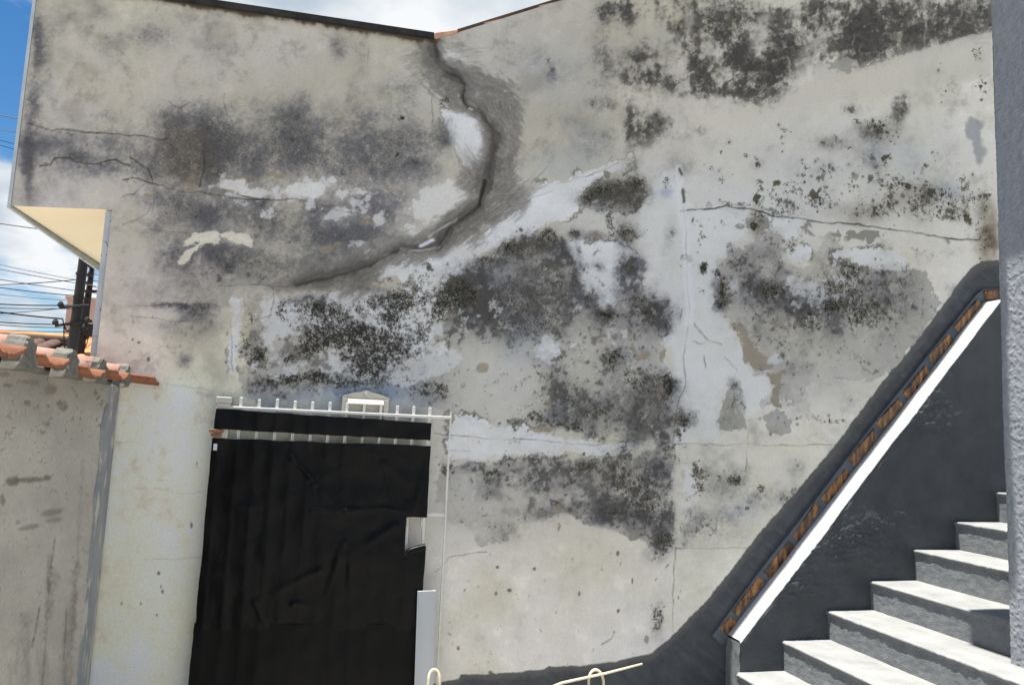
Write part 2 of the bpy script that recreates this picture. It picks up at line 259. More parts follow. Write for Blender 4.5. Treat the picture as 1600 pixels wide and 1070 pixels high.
    flakes(blobs([(480,500,70,26,.42),(560,500,60,40,.5),(620,520,50,50,.58),(660,560,44,30,.5),(600,580,60,30,.46),(500,585,90,26,.44),(640,490,40,24,.6),(560,545,50,26,.4),(450,480,40,20,.5),(545,470,40,14,.5),(700,520,24,40,.35),(420,540,30,50,.3),(860,545,40,20,.45),(905,545,30,14,.35),(940,520,50,16,.3),(1040,560,24,44,.5),(1290,470,60,40,.42),(1250,540,40,40,.4),(1210,560,20,30,.5),(1300,440,60,26,.4),(760,470,40,50,.22),(830,480,60,40,.18),(850,690,60,10,.45),(800,735,60,14,.3),(1000,745,30,26,.25),(1075,760,20,60,.4),(400,300,120,26,.4),(560,300,90,24,.38),(480,330,120,16,.3),(640,250,50,30,.25),(590,380,80,24,.42),(330,370,30,12,.3)]),30,(197,198,200),.66,51)
    flakes(blobs([(600,450,50,30,.22),(660,440,30,26,.3),(715,420,20,12,.4),(690,500,30,20,.45),(850,340,60,20,.18),(950,385,50,14,.25),(1050,430,60,70,.12),(1080,400,30,40,.18),(1150,350,60,14,.3),(1215,350,30,14,.45),(1320,365,90,14,.42),(1420,400,40,18,.4),(1180,640,40,26,.25),(1100,640,50,30,.1),(720,690,30,16,.2),(820,690,90,12,.16),(1340,300,190,60,.13)]),22,(122,119,112),.8,53)
    flakes(blobs([(800,430,90,50,.34),(870,480,80,50,.34),(960,560,70,60,.34),(1010,650,40,60,.36),(900,640,60,30,.36),(960,760,90,50,.36),(820,760,70,40,.3),(470,560,90,50,.3),(560,570,70,50,.3),(1180,440,70,50,.3),(1340,480,80,40,.34),(1240,500,60,30,.3)]),16,(88,86,83),.62,55,.22)
    flakes(blobs([(820,450,90,60,.24),(880,560,90,60,.26),(960,600,60,70,.24),(1000,700,50,40,.24),(1280,430,110,60,.28),(950,740,110,40,.25),(450,560,80,60,.25)]),20,(176,171,160),.5,57,.2)
    # cream daubs
    cr=(200,196,182)
    for q_,w_ in (([(282,408),(300,391),(318,378),(336,371)],5.5),([(290,382),(304,373),(330,366),(352,366),(376,370),(390,378)],6)):
        i,d,tt=line(q_,.5); m=np.zeros(N); m[i]=sst(1.6,-1.6,d-w_*(.8+.4*np.sin(tt*9))+nm[i]*3+nf[i]*4+nx[i]*2.2+ng[i]*1.2)*.92; mix(m,np.array(cr)[None]*(1+.04*nf+.03*nx)[:,None]); hgt+=m*.8
    L=[(355,288,26,9,.8),(400,302,26,10,.6),(468,300,26,12,.85),(492,298,14,8,.8),(690,300,34,24,.85),(665,325,24,16,.8),(720,310,24,14,.6),(345,272,8,10,.6),(430,250,6,8,.5),(520,255,10,8,.5),(515,285,8,6,.6),(560,300,20,6,.5),(480,275,10,8,.4),(590,345,20,14,.4),(545,330,30,10,.35),(410,335,30,8,.3),(610,380,30,10,.5),(640,360,30,12,.5)]
    m=blobs(L); mk=sst(.30,.52,m+.26*nf+.20*nm+.12*nx); mix(mk*.78,np.array((200,199,196))[None]*(1+.03*nf+.02*nx)[:,None]); hgt+=mk*.5
    # dab marks: light scraped patches over the black at the upper right
    L=[(1078,30,10,22,.6),(1112,75,6,18,.6),(1130,15,16,5,.6),(1195,60,16,10,.5),(1175,75,8,22,.45),(1190,30,14,8,.5),(1255,95,16,18,.6),(1425,80,20,10,.3),(1335,62,2,10,.5,20),(1030,60,20,30,.5),(1060,60,10,14,.4),(1245,20,6,20,.6),(1275,70,26,12,.5),(1140,75,10,10,.35),(1060,110,16,8,.4),(1425,38,10,8,.4)]
    mix(sst(.2,.6,blobs(L)+.2*nf)*.6,(166,163,155))
    # the trowelled cream coat that cuts the black off along a slanting edge
    E=[(1215,160),(1240,140),(1268,128),(1272,105),(1290,98),(1305,100),(1320,88),(1336,95),(1345,112),(1380,98),(1420,84),(1470,72),(1500,62),(1548,50),(1548,120),(1400,150),(1300,160),(1230,172)]
    m=ragged(sdpoly(E,.4),2.,1.8); mix(m*.85*(1-.75*sst(90,165,V)),np.array((182,178,168))[None]*(1+.03*nm+.02*nf)[:,None])
    mix(blobs([(1020,232,50,16,.5,-20),(1110,195,60,20,.6,-20),(1200,172,60,20,.7,-15),(1290,140,70,24,.7,-18),(1400,110,80,28,.7,-16),(1500,85,60,24,.7,-14),(1080,160,60,12,.5),(1000,150,40,14,.5),(1150,180,40,14,.6)])*1.25*(1-.5*Dm)*(.9+.35*nm),(195,190,178)); hgt+=m*1.2
    mix(ragged(sdpoly([(1290,98),(1322,88),(1338,105),(1322,116),(1300,108)],.4),1.5,1.5)*.7,(140,138,133))
    # 5 mould specks
    M=[(1255,265,10,10,.9),(1290,265,14,12,1.),(1185,250,5,12,1.),(1165,240,14,5,.9),(1125,285,8,12,1.),(1135,230,8,10,.7),(1115,265,10,8,.7),(1185,300,7,34,.9),(1215,310,30,26,.75),(1230,325,26,14,.8),(1275,315,16,12,1.),(1290,300,8,10,.9),(1300,320,16,8,.8),(1240,290,20,12,.6),(1225,225,8,20,.6),(1222,200,8,8,.7),(1150,320,30,6,.8),(1200,335,40,8,.7),(1330,172,9,8,1.),(1365,192,22,8,1.),(1380,198,9,14,1.),(1340,190,12,6,.8),(1380,220,16,14,.6),(1408,165,12,14,.6),(1407,208,8,8,.8),(1358,245,10,8,1.),(1385,255,6,10,1.),(1375,280,10,8,1.),(1335,292,8,9,1.),(1345,310,10,6,.7),(1400,295,22,12,.8),(1405,285,16,12,.7),(1370,328,26,14,.9),(1390,320,8,16,.8),(1440,320,26,14,1.),(1460,300,22,12,.95),(1480,305,16,14,.85),(1506,288,10,12,1.),(1515,312,20,12,.8),(1470,335,40,12,.75),(1500,330,24,20,.7),(1445,268,5,10,.9),(1340,328,6,6,1.),(1420,335,40,14,.55),(1540,310,9,16,1.),(1535,360,10,44,.8),(1310,215,12,6,.7),(1325,228,6,5,.9),(1300,225,14,10,.4),(1462,240,5,7,.8),(1470,105,10,6,.3),(1524,80,7,14,1.),(1535,75,6,6,1.),(1535,110,8,16,.6),(1535,140,10,14,.9),(1530,125,8,10,.6),(1475,145,8,14,.6),(1350,270,60,30,.35),(1250,300,90,40,.3),(1430,290,90,40,.35),(1100,345,30,5,.5),
     (1130,450,9,22,.9),(1125,475,10,10,.8),(1095,375,10,16,.8),(1100,415,8,12,1.),(1122,425,6,12,.8),(1095,455,8,8,.6),(1185,345,7,14,.9),(1235,385,8,14,.8),(1240,375,20,8,.6),(1310,410,22,8,.8),(1330,425,16,8,.8),(1385,365,10,8,.7),(1300,475,16,10,.8),(1205,455,16,12,.8),(1260,500,24,16,.6),(1340,495,26,14,.55),(1365,480,40,20,.4),(1320,450,40,26,.5),(1340,560,40,14,.3),(1220,540,18,20,.5),
     (700,470,26,30,.85),(725,455,20,20,.85),(665,420,20,14,.6),(650,460,26,26,.6),(625,480,20,20,.75),(660,520,14,16,.75),(680,495,14,14,.6),(740,480,30,26,.5),(800,385,22,14,.8),(850,380,24,14,.75),(760,402,20,8,.7),(860,365,16,10,.8),(610,500,16,18,.8),(640,545,16,14,.7),(605,440,10,10,.5),
     (545,530,40,18,.85),(490,540,22,14,.75),(480,550,12,12,.8),(560,525,20,14,.9),(505,485,20,14,.85),(520,490,40,20,.55),(580,570,26,18,.75),(470,595,30,8,.85),(500,590,14,10,.8),(450,590,12,10,.6),(575,480,14,12,.7),(600,470,30,14,.6),(400,560,12,26,.75),(380,540,10,34,.6),(420,600,30,10,.6),(450,562,10,8,.7),(440,485,12,16,.7),(390,490,10,14,.6),(510,520,26,16,.6),(565,560,30,20,.6),(600,540,20,22,.7),(590,600,30,20,.5),(525,600,40,10,.55),(620,545,20,20,.5),(470,480,24,10,.5),
     (470,520,50,40,.38),(540,560,50,40,.42),(600,560,40,40,.42),(430,560,40,40,.36),(520,500,50,30,.38),(580,510,40,30,.42),(650,490,40,40,.38),(640,590,40,30,.34),(500,610,60,16,.38),(780,450,50,40,.38),(850,450,50,40,.36),(900,560,60,50,.34),(980,620,50,60,.38),(1000,560,40,40,.36),(930,680,70,20,.38),(1180,470,50,40,.38),(1260,470,50,40,.38),(1340,450,60,40,.38),(1390,500,50,40,.34),(1290,540,60,40,.31),(980,760,60,40,.38),(860,740,70,30,.34),
     (690,612,12,14,.8),(655,612,20,10,.55),(680,605,30,12,.45),(745,650,30,6,.4),(800,658,24,6,.6),(805,670,10,6,.8),(835,650,16,10,.6),(850,655,40,10,.5),(890,665,30,8,.7),(960,555,14,14,.7),(1040,595,8,14,.9),(1046,610,5,14,1.),(1000,470,14,14,.8),(1015,485,14,6,.9),(1042,500,6,16,.7),(945,492,18,5,1.),(918,465,8,10,.9),(930,640,40,14,.5),(1010,600,24,20,.5),(700,735,16,12,.8),(735,730,16,10,.5),(775,738,16,10,.75),(790,715,12,10,.7),(755,742,10,8,.5),(950,720,50,14,.45),(990,750,40,24,.5),(1020,790,34,24,.6),(960,800,40,14,.6),(1040,840,14,14,.8),(1035,870,16,20,.6),(1030,960,12,24,.7),(1022,985,10,12,.5),(860,710,30,5,.6),(905,725,30,8,.5),(850,800,24,14,.4),(800,830,20,12,.4),
     (1066,655,14,12,.9),(1060,680,8,14,.8),(1045,700,10,8,.8),(1088,740,12,22,.85),(1095,765,8,12,.6),(1120,740,16,10,.5),(1135,755,20,14,.6),(1150,745,10,10,.8),(1060,710,8,14,.5),(1245,725,10,8,.6),(1243,765,8,8,.7),(1190,758,8,8,.8),(1170,795,10,8,.5),(1065,830,12,20,.6),(1230,775,12,8,.6),(1075,780,12,20,.4),(1310,660,20,6,.5),(1290,655,26,8,.5),(1250,655,14,6,.6),(1345,640,26,20,.3),(1300,600,20,20,.15),
     (965,290,40,16,.7),(930,300,24,12,.8),(915,310,14,8,.7),(1000,285,14,10,.7),(955,345,8,24,.8),(995,365,18,14,.7),(975,360,14,14,.7),(1045,285,10,10,.7),(900,365,10,6,.8),(975,412,20,14,.6),(985,425,8,14,.6),
     (160,330,8,5,.3),(210,235,8,8,.4),(130,248,12,6,.5),(205,280,16,10,.5),(460,200,20,20,.4),(505,240,20,10,.3),(550,185,20,30,.3),(500,150,40,60,.18),(700,155,10,10,.8),(625,185,5,4,1.),(455,220,3,4,1.),(620,240,4,3,1.),(745,620,40,10,.1),(390,400,30,20,.4),(340,395,20,20,.35),(310,485,20,14,.4),(380,350,60,20,.25),(350,300,40,30,.2),(400,420,40,14,.3)]
    mou=blobs(M)*(1-.30*sst(1060,1120,U)*sst(430,380,V))
    mou=np.maximum(mou,.55*sst(.35,.8,D)*sst(380,460,V))           # specks ride on the soot too
    # every clot of mould is its own little ragged spot
    for b in M:
        cx,cy,rx,ry,st=b
        olive=(cx>1080 and cy<420); n_=int(min(60,max(2,st**1.5*rx*ry/(17. if olive else 17.))))
        if st<.3: n_=int(n_*.35)
        for _ in range(n_):
            fx=cx+rng.normal(0,.62)*rx; fy=cy+rng.normal(0,.62)*ry; r=min(7. if olive else 4.8,.7*np.exp(rng.normal(.38 if olive else .25,.78 if olive else .6)))
            i=box(fx-r*2.2-3,fy-r*2.2-3,fx+r*2.2+3,fy+r*2.2+3)
            if len(i)==0: continue
            dx=U[i]-fx;dy=V[i]-fy;an=rng.uniform(0,3.14);el=rng.uniform(.62,1.)
            q=np.hypot(dx*np.cos(an)+dy*np.sin(an),(-dx*np.sin(an)+dy*np.cos(an))/el)+nx[i]*r*.75+ng[i]*r*.4+nf[i]*1.2
            w=sst(r+.75,r-.75,q)*rng.uniform(.45,.95)*min(1,.45+st*.6)
            c=np.array((50,46,34) if olive else (54,52,49))*rng.uniform(.8,1.5)
            col[i]=col[i]*(1-w[:,None])+c*w[:,None]
            if r>1.8 and rng.rand()<.6:                      # grey bloom round the bigger ones
                w=np.exp(-(q/(r*1.9))**2)*.28; col[i]=col[i]*(1-w[:,None])+np.array((92,90,84))*w[:,None]
    # single rain-splash flecks low on the wall
    for k in range(60):
        fx,fy=(rng.uniform(700,1140),rng.uniform(860,1040)) if k<46 else (rng.uniform(165,330),rng.uniform(380,600))
        i=box(fx-9,fy-9,fx+9,fy+9); r=rng.uniform(.5,1.4); an=rng.uniform(.6,2.2); dx=U[i]-fx;dy=V[i]-fy
        q=np.hypot((dx*np.sin(an)+dy*np.cos(an)*-1)*1.5,(dx*np.cos(an)+dy*np.sin(an))*.55)
        m=np.zeros(N);m[i]=sst(r+.9,r-.9,q+nx[i])*rng.uniform(.35,.9);mix(m,(96,90,80))
    for fx,fy,rx,ry in [(a_,b_,c_*.78,d_*.85) for a_,b_,c_,d_ in [(777,886,3,3),(835,888,3,3),(965,864,3.2,4),(912,741,4,3.5),(905,927,2,4),(775,927,3,4),(796,922,4,3),(716,1012,2.5,4),(988,908,1.5,6),(966,954,3,3.5),(767,1050,4,3),(248,895,2.5,3.5),(252,916,1.5,3),(254,924,2.5,4),(190,942,2,2),(220,942,2,3),(299,820,2,5),(308,724,1,3.5),(245,960,1.5,3),(207,530,2,2),(217,535,3,2),(232,561,3,4),(307,280,3,3)]]:
        i=box(fx-12,fy-12,fx+12,fy+12);m=np.zeros(N);m[i]=sst(1.35,.65,np.hypot((U[i]-fx)/rx,(V[i]-fy)/ry)+nx[i]*.35)*.9;mix(m,(104,98,86))
    # 6 mortar smeared over the big crack: core, then brush bristles
    core=[(674,62),(678,80),(682,98),(697,113),(716,120),(727,134),(722,150),(731,168),(752,178),(768,200),(774,225),(770,250),(764,278),(756,305),(750,322),(718,343),(698,356),(684,384),(655,385),(622,388),(600,400),(578,412),(548,424),(505,434),(462,444)]
    br=np.zeros(N); br_l=np.zeros(N)
    def bristle(n,c0,c1,spread,ang,lr,curve=0.,lite=.0,wid=.75,jit=14):
        for k in range(int(n*1.9)):
            t=rng.rand(); cx=c0[0]+(c1[0]-c0[0])*t+rng.normal(0,spread); cy=c0[1]+(c1[1]-c0[1])*t+rng.normal(0,spread*.8)
            a=np.radians(ang+rng.normal(0,jit)); l=rng.uniform(*lr); ww=wid*rng.uniform(.6,1.6)
            i=box(cx-l/2-4,cy-l/2-4,cx+l/2+4,cy+l/2+4)
            if len(i)==0: continue
            dx=U[i]-cx;dy=V[i]-cy; s=dx*np.cos(a)+dy*np.sin(a); q=-dx*np.sin(a)+dy*np.cos(a)+curve*s*s/100
            w=sst(ww+.8,ww-.6,np.abs(q))*sst(l/2,l/2*.4,np.abs(s))*rng.uniform(.2,.75)*np.clip(.8+.6*nf[i]+.5*nx[i],.1,1)
            if rng.rand()<lite: br_l[i]=np.maximum(br_l[i],w)
            else: br[i]=1-(1-br[i])*(1-w*.72)
    veil=blobs([(700,130,40,26,.45),(730,140,30,20,.7),(790,240,14,60,.7),(770,270,34,22,.8),(745,288,26,16,.5),(640,372,60,16,.45),(590,390,50,18,.55),(520,420,60,20,.6),(470,438,50,14,.5),(545,455,14,16,.75),(790,325,40,14,.5,-25),(720,352,60,16,.6,-25),(775,180,20,30,.6),(770,150,26,20,.5),(792,215,12,40,.7),(660,100,22,16,.5),(740,128,36,20,.6),(700,130,30,14,.5),(765,150,36,26,.75),(785,190,24,44,.85),(785,240,18,40,.8),(745,275,30,24,.75),(775,285,30,26,.75),(760,325,50,20,.65),(720,365,40,18,.7),(800,310,34,10,.35,-30),(660,392,40,12,.5),(610,405,40,14,.7),(560,425,40,14,.7),(560,440,20,18,.7),(510,438,40,10,.75),(480,450,40,8,.6),(455,448,30,8,.5),(675,82,12,24,.7),(720,150,16,22,.7)])
    vs=fbm((U+V*.8)*.35,(V-U*.8)*1.4,8,33,4); vr=fbm((U-V*.5)*1.4,(V+U*.5)*.35,8,34,4); sel=sst(240,300,V)
    vn=vs*(1-sel)+vr*sel*0+fbm((U*.8-V*.6)*.35,(U*.6+V*.8)*1.5,8,35,4)*sel
    mix(sst(.14,.8,veil*(1+.3*nf+.25*nx)+.50*vn*sst(.02,.35,veil)+.10*ng*sst(.02,.3,veil))*.85,np.array((108,105,101))[None]*(1+.20*vn+.10*nx+.06*ng)[:,None])
    bristle(120,(735,108),(785,150),8,15,(22,48),.5,.15)
    bristle(130,(765,150),(792,230),9,60,(18,44),-.6,.2)
    bristle(110,(790,170),(786,270),7,78,(18,40),.4,.2)
    bristle(60,(640,92),(700,110),9,-22,(25,55),.9,.2)
    bristle(60,(660,105),(720,140),10,-30,(20,50),.3,.35)
    bristle(80,(730,240),(745,300),9,62,(20,45),0,.25)
    bristle(120,(840,290),(720,350),11,-28,(30,70),.3,.25)
    bristle(90,(760,320),(690,370),9,-35,(25,50),0,.3)
    bristle(60,(700,380),(640,392),6,25,(20,45),0,.3)
    bristle(110,(640,385),(540,430),7,-26,(25,55),0,.2)
    bristle(60,(560,420),(540,460),6,-62,(20,40),.4,.2)
    bristle(90,(540,432),(420,450),6,-12,(30,60),0,.25)
    bristle(50,(700,70),(735,90),9,4,(25,55),0,.3,.8)
    bristle(30,(690,190),(725,265),9,75,(14,36),0,.2,.8)
    mix(br*.42,(94,90,84)); mix(br_l*.42,(186,184,178))
    i,d,t=line(core,.5); wd=7+3.5*np.sin(t*23)+2*np.sin(t*61+1)
    wd=np.where((t>.36)&(t<.62),wd+3,wd)
    m=np.zeros(N); m[i]=sst(9,-4,d-wd*1.5+nm[i]*5+nf[i]*5+vn[i]*7+nx[i]*2); mix(m*.62,np.array((96,93,89))[None]*(1+.18*vn+.08*nx)[:,None])
    m=np.zeros(N); m[i]=sst(2.6,-2.6,d-wd*.72+nm[i]*4.5+nf[i]*4+nx[i]*2)
    m*=np.clip(.78+.35*vn+.2*nm,.3,1); mix(m*.84,np.array((76,73,69))[None]*(1+.12*nd+.08*nf)[:,None]); hgt+=m*5+veil*2.2+(br-br_l)*.5
    # lit lips and dark slits along the core
    stroke([(686,386),(655,390),(625,390)],1.6,(196,196,200),.8,.6); stroke([(675,374),(662,380),(656,384)],3,(205,206,212),.9,1); 
    stroke([(712,343),(690,355),(676,362),(668,370)],1.3,(180,178,172),.7,.8)
    stroke([(727,140),(725,155),(731,168)],1.,(40,38,36),.9,.4); stroke([(733,170),(738,172)],1.6,(190,190,190),.8,.4)
    stroke([(684,386),(655,388),(622,391),(600,403),(578,415),(548,427),(505,437),(462,447)],1.3,(52,50,47),.75,1.5); stroke([(748,324),(718,345),(699,358),(686,384)],1.6,(50,48,45),.7,1.5); stroke([(697,113),(716,120),(727,134)],1.4,(52,50,48),.7,1.2); stroke([(752,178),(768,200),(774,225),(770,250),(764,278)],1.4,(58,56,53),.6,1.5)
    stroke([(757,283),(753,305),(748,322)],2.2,(42,40,37),.9,1.); stroke([(680,64),(680,72)],2.5,(48,46,44),.8,1.)
    stroke([(681,66),(682,90)],3.,(60,58,57),.8,1.)
    # 7 cracks
    K=[[(40,191),(62,197),(82,203),(88,200),(120,204),(165,206),(190,210),(205,212)],[(208,211),(238,212),(250,217),(262,214)],[(62,258),(80,256),(86,246),(110,248),(118,255),(150,258),(170,252),(182,250),(195,256),(205,258)],
       [(205,236),(206,250),(214,262),(215,276)],[(206,246),(222,255),(232,262),(238,278),(238,285)],[(192,280),(210,279),(230,284),(255,289),(262,295),(285,299),(310,298),(340,305),(400,312),(420,312)],[(190,308),(210,303),(222,292),(226,287)],[(262,292),(268,282),(278,274)],[(256,300),(248,308),(240,312),(238,330)],[(318,222),(319,240),(317,262),(310,290)],[(318,268),(325,282),(332,290),(330,298)],[(306,214),(318,222),(330,216)],[(285,165),(284,180),(287,198)],[(264,158),(278,168),(298,158)],[(350,145),(352,165),(356,180)],
       [(377,305),(410,312),(440,312),(465,313),(480,318)],[(500,320),(518,324),(545,330),(560,332)],[(475,205),(510,215),(545,222)],[(575,75),(575,100)],[(505,195),(505,230)],[(676,150),(678,180),(674,210)],
       [(190,350),(215,342),(230,335),(236,320)],[(340,445),(420,446),(425,452)],[(425,448),(428,465),(420,495)],[(430,448),(470,445),(520,432)],[(358,500),(362,540),(362,580)],[(375,465),(374,490),(364,505)],[(378,500),(420,492)],
       [(925,270),(950,262),(965,255)],[(870,285),(925,272)],[(1065,330),(1100,328),(1135,323),(1180,327),(1210,338),(1240,340),(1270,344),(1300,347),(1340,348),(1400,360),(1450,367),(1530,376)],[(1130,322),(1160,318)],
       [(1063,262),(1067,275)],[(1068,310),(1070,350),(1072,420),(1074,470),(1076,505),(1068,560),(1070,600),(1062,620),(1055,650),(1052,690),(1056,720),(1052,760),(1056,800),(1058,850),(1055,890),(1052,930),(1052,985)],[(1083,502),(1098,520),(1106,528)],[(1082,530),(1095,535),(1108,530),(1128,536)],[(1100,555),(1100,575)],[(1130,555),(1140,568),(1150,580)],
       [(680,678),(720,682),(770,684),(820,685),(860,690),(930,694),(960,686),(1010,694),(1018,698)],[(1060,692),(1080,690),(1100,695),(1130,694),(1160,692),(1200,695),(1260,694),(1300,696)],[(1167,675),(1166,700),(1164,735)],[(1060,858),(1110,858),(1165,857)],[(960,985),(955,998),(940,1006)],[(1118,808),(1118,835)],
       [(210,762),(250,763),(290,770),(330,765)],[(225,873),(280,873),(325,871)],[(180,690),(230,694)],[(230,598),(335,610)],[(680,895),(700,870),(730,862),(760,860)],[(1045,690),(1020,700),(1000,712)],[(1330,545),(1350,575),(1365,585)],[(1300,590),(1345,596)],[(1062,505),(1063,480)],[(702,705),(735,705)],
       [(200,478),(270,474),(320,472)],[(205,492),(280,502),(320,498)],[(235,357),(290,365)]]
    for kk,k in enumerate(K):
        k=np.array(k,float)
        i,d,t=line(k,.55,20); big=tuple(k[0]) in ((192,280),(62,258),(206,246),(1065,330),(377,305),(318,222),(1083,502),(40,191),(208,211))
        w=(1.05 if big else .6)+.5*nf[i]; a=(.8 if big else (.22 if k[:,0].max()<345 and k[:,1].min()>560 else .42))*np.clip(.75+.6*nm[i]+.3*nf[i],.15,1)
        m=np.zeros(N);m[i]=sst(w+.9,w-.7,d)*a; mix(m,(58,54,48)); hgt-=m*2.5
    # pale filler beside the tall joint
    stroke([(1062,262),(1066,330),(1074,420),(1076,500)],6,(203,205,208),.5,2); stroke([(1062,700),(1058,760),(1062,850)],7,(192,189,178),.6,2)
    stroke([(1063,265),(1067,272)],1.6,(56,52,48),.9,.3);stroke([(1069,298),(1070,316)],1.6,(66,62,58),.9,.3)
    # rain drips below the flat roof edge
    i=box(55,-60,700,90); e=V[i]-np.interp(U[i],[40,260,680],[-33,0,62]); m=np.zeros(N)
    fa=sst(698,672,U[i]); m[i]=sst(15,0,e+4*nd[i]+5*nm[i])*.5*fa; mix(m,(120,108,94)); m[i]=sst(7,0,e+4*nd[i]+4*nm[i]-1)*.8*fa; mix(m,(52,46,40))
    # 8 dark grey paint brushed on beside the stair and along the foot of the wall
    Gp=[(1600,405),(1534,408),(1520,415),(1500,440),(1470,482),(1440,522),(1410,560),(1380,595),(1345,642),(1310,690),(1283,722),(1250,760),(1215,800),(1172,850),(1160,866),(1110,933),(1080,962),(1045,998),(1018,1020),(960,1034),(905,1040),(858,1041),(852,1046),(812,1050),(720,1054),(718,1060),(680,1066),(560,1080),(140,1200),(140,1500),(1700,1500)]
    sd=sdpoly(Gp,.25); sd=np.where((V>1100)|((U>1250)&(V>900))|(V-405>(1560-U)*1.45+60),50,sd)
    gm=sst(-1.2,1.2,sd+nx*1.1+nf*1.2)
    gs_=fbm((U*.62-V*.78)*1.4,(U*.78+V*.62)*.25,9,66,4); gc=np.array([72,74,77])[None]*(1+.05*nm+.06*nf+.03*nx+.10*gs_)[:,None]
    gm2=(gm*(.93+.07*sst(4,14,sd+nf*6)))[:,None]; col[:]=col*(1-gm2)+gc*gm2
    mix(gm*sst(12,0,sd+nf*7+gs_*6)*.38,(112,106,96)); mix(gm*sst(.55,.75,nm*.7+nf*.4)*.3,(104,106,108)); hgt+=gm*.5
    mou*=1-gm
    D2=D*(1-gm)
    return np.clip(col,8,235),mou,D2,hgt,gm

def paint_low(U,V):
    """bare render of the boundary wall: damp marks, scuffs and drips"""
    N=U.shape[0]; nm=fbm(U,V,40,912,4); nf=fbm(U,V,12,913,4); nx=fbm(U,V,4,914,3); nl=fbm(U,V,150,911,3); ns=fbm(U,V*.14,9,915,4)
    col=np.array([148,144,135])[None]*(1+.05*nl+.05*nm+.035*nf+.03*nx)[:,None]
    col*=(1-.10*sst(700,590,V))[:,None]
    def mix(m,c):
        m=np.clip(m,0,1)[:,None]; col[:]=col*(1-m)+np.asarray(c,float)*m
    def bl(cx,cy,rx,ry,rot=0):
        c,s=np.cos(np.radians(rot)),np.sin(np.radians(rot)); dx=U-cx+nf*2;dy=V-cy+nm*2
        return np.exp(-((((dx*c+dy*s)/rx)**2+((-dx*s+dy*c)/ry)**2)**1.3)*.7)
    for a in [(20,753,11,7,0,.85),(45,750,24,4,-3,.75),(72,747,7,4,0,.8),(3,780,4,8,0,.6),(80,800,18,5,-14,.5),(84,811,14,4,-10,.4),(45,824,18,4,-12,.5),(28,816,4,4,0,.4),(76,915,2,14,0,.5),(10,602,8,3,0,.7),(45,596,16,4,0,.4),(78,608,10,8,0,.5),(98,635,7,8,0,.5),(73,662,4,4,0,.5),(42,630,6,5,0,.5),(66,676,6,2,-40,.5),(5,585,10,4,0,.5)]:
        mix(sst(.25,.75,bl(*a[:5])+.22*nx+.1*nf)*a[5],(92,88,78))
    # lines of drips and the rough dirty foot
    for (x0,y0,x1,y1,w,s) in [(86,840,80,885,1.6,.8),(84,890,76,965,9,.35),(78,870,70,1000,5,.4),(61,950,51,1010,1.8,.85),(104,950,100,1030,1.6,.6),(118,880,104,1070,9,.35),(45,960,35,1060,12,.3),(74,980,66,1070,2,.5),(130,720,112,1000,4,.25)]:
        ex,ey=x1-x0,y1-y0;t=np.clip(((U-x0)*ex+(V-y0)*ey)/(ex*ex+ey*ey),0,1);d=np.hypot(U-x0-t*ex,V-y0-t*ey)
        mix(sst(w+1.2,w*.3,d+nf*w*.7+nx)*s*np.clip(.6+.7*nx+.4*ns,0,1),(86,83,76))
    mix(sst(900,1100,V)*sst(.0,.6,ns+.4*nf)*.35,(104,100,92))
    mix(sst(.36,.50,nx*.6+nf*.5)*sst(820,580,V)*.6,(92,87,76)); mix(sst(.40,.52,nx*.7+nf*.4-.1*nm)*.3,(100,96,86))
    mou=.35*sst(.2,.8,nm+.4*nf); z=np.zeros(N)
    return np.clip(col,8,235),mou,z+.15,-1.0*sst(.45,.7,nx+.4*nf),z
# ------------------------------------------------------------------ helpers
def lin(c):
    c = np.asarray(c, float) / 255.0
    return np.where(c <= 0.04045, c / 12.92, ((c + 0.055) / 1.055) ** 2.4)
def tag(o, label=None, cat=None, group=None, kind=None):
    if label: o['label'] = label
    if cat: o['category'] = cat
    if group: o['group'] = group
    if kind: o['kind'] = kind
    return o
def empty(name, loc=(0, 0, 0)):
    o = bpy.data.objects.new(name, None); C.objects.link(o); o.location = loc; o.empty_display_size = .1; return o
def link(name, me, mat, parent=None, smooth=False):
    o = bpy.data.objects.new(name, me); C.objects.link(o)
    if mat: me.materials.append(mat)
    if parent is not None:
        o.parent = parent
        o.matrix_parent_inverse = Matrix.Translation(-world_loc(parent))
    if smooth:
        me.polygons.foreach_set('use_smooth', np.ones(len(me.polygons), bool))
    return o
def world_loc(o):
    v = Vector(o.location)
    if o.parent is not None: v = o.matrix_parent_inverse @ v if False else v
    return v if o.parent is None else Vector((0, 0, 0)) + (world_loc(o.parent) if o.matrix_parent_inverse == Matrix.Identity(4) else Vector((0, 0, 0)))
def raw(name, co, quads, mat, parent=None, smooth=False, tris=None):
    co = np.asarray(co, np.float32); q = np.asarray(quads, np.int32)
    me = bpy.data.meshes.new(name)
    nq = len(q); me.vertices.add(len(co)); me.vertices.foreach_set('co', co.ravel())
    k = q.shape[1]
    me.loops.add(nq * k); me.loops.foreach_set('vertex_index', q.ravel())
    me.polygons.add(nq); me.polygons.foreach_set('loop_start', np.arange(nq, dtype=np.int32) * k)
    try: me.polygons.foreach_set('loop_total', np.full(nq, k, np.int32))
    except Exception: pass
    me.update(calc_edges=True); me.validate()
    return link(name, me, mat, parent, smooth)
def gridq(nu, nv, flip=False):
    i, j = np.meshgrid(np.arange(nu - 1), np.arange(nv - 1), indexing='ij')
    a = i * nv + j
    q = np.stack([a, a + nv, a + nv + 1, a + 1], -1).reshape(-1, 4)
    return q[:, ::-1] if flip else q
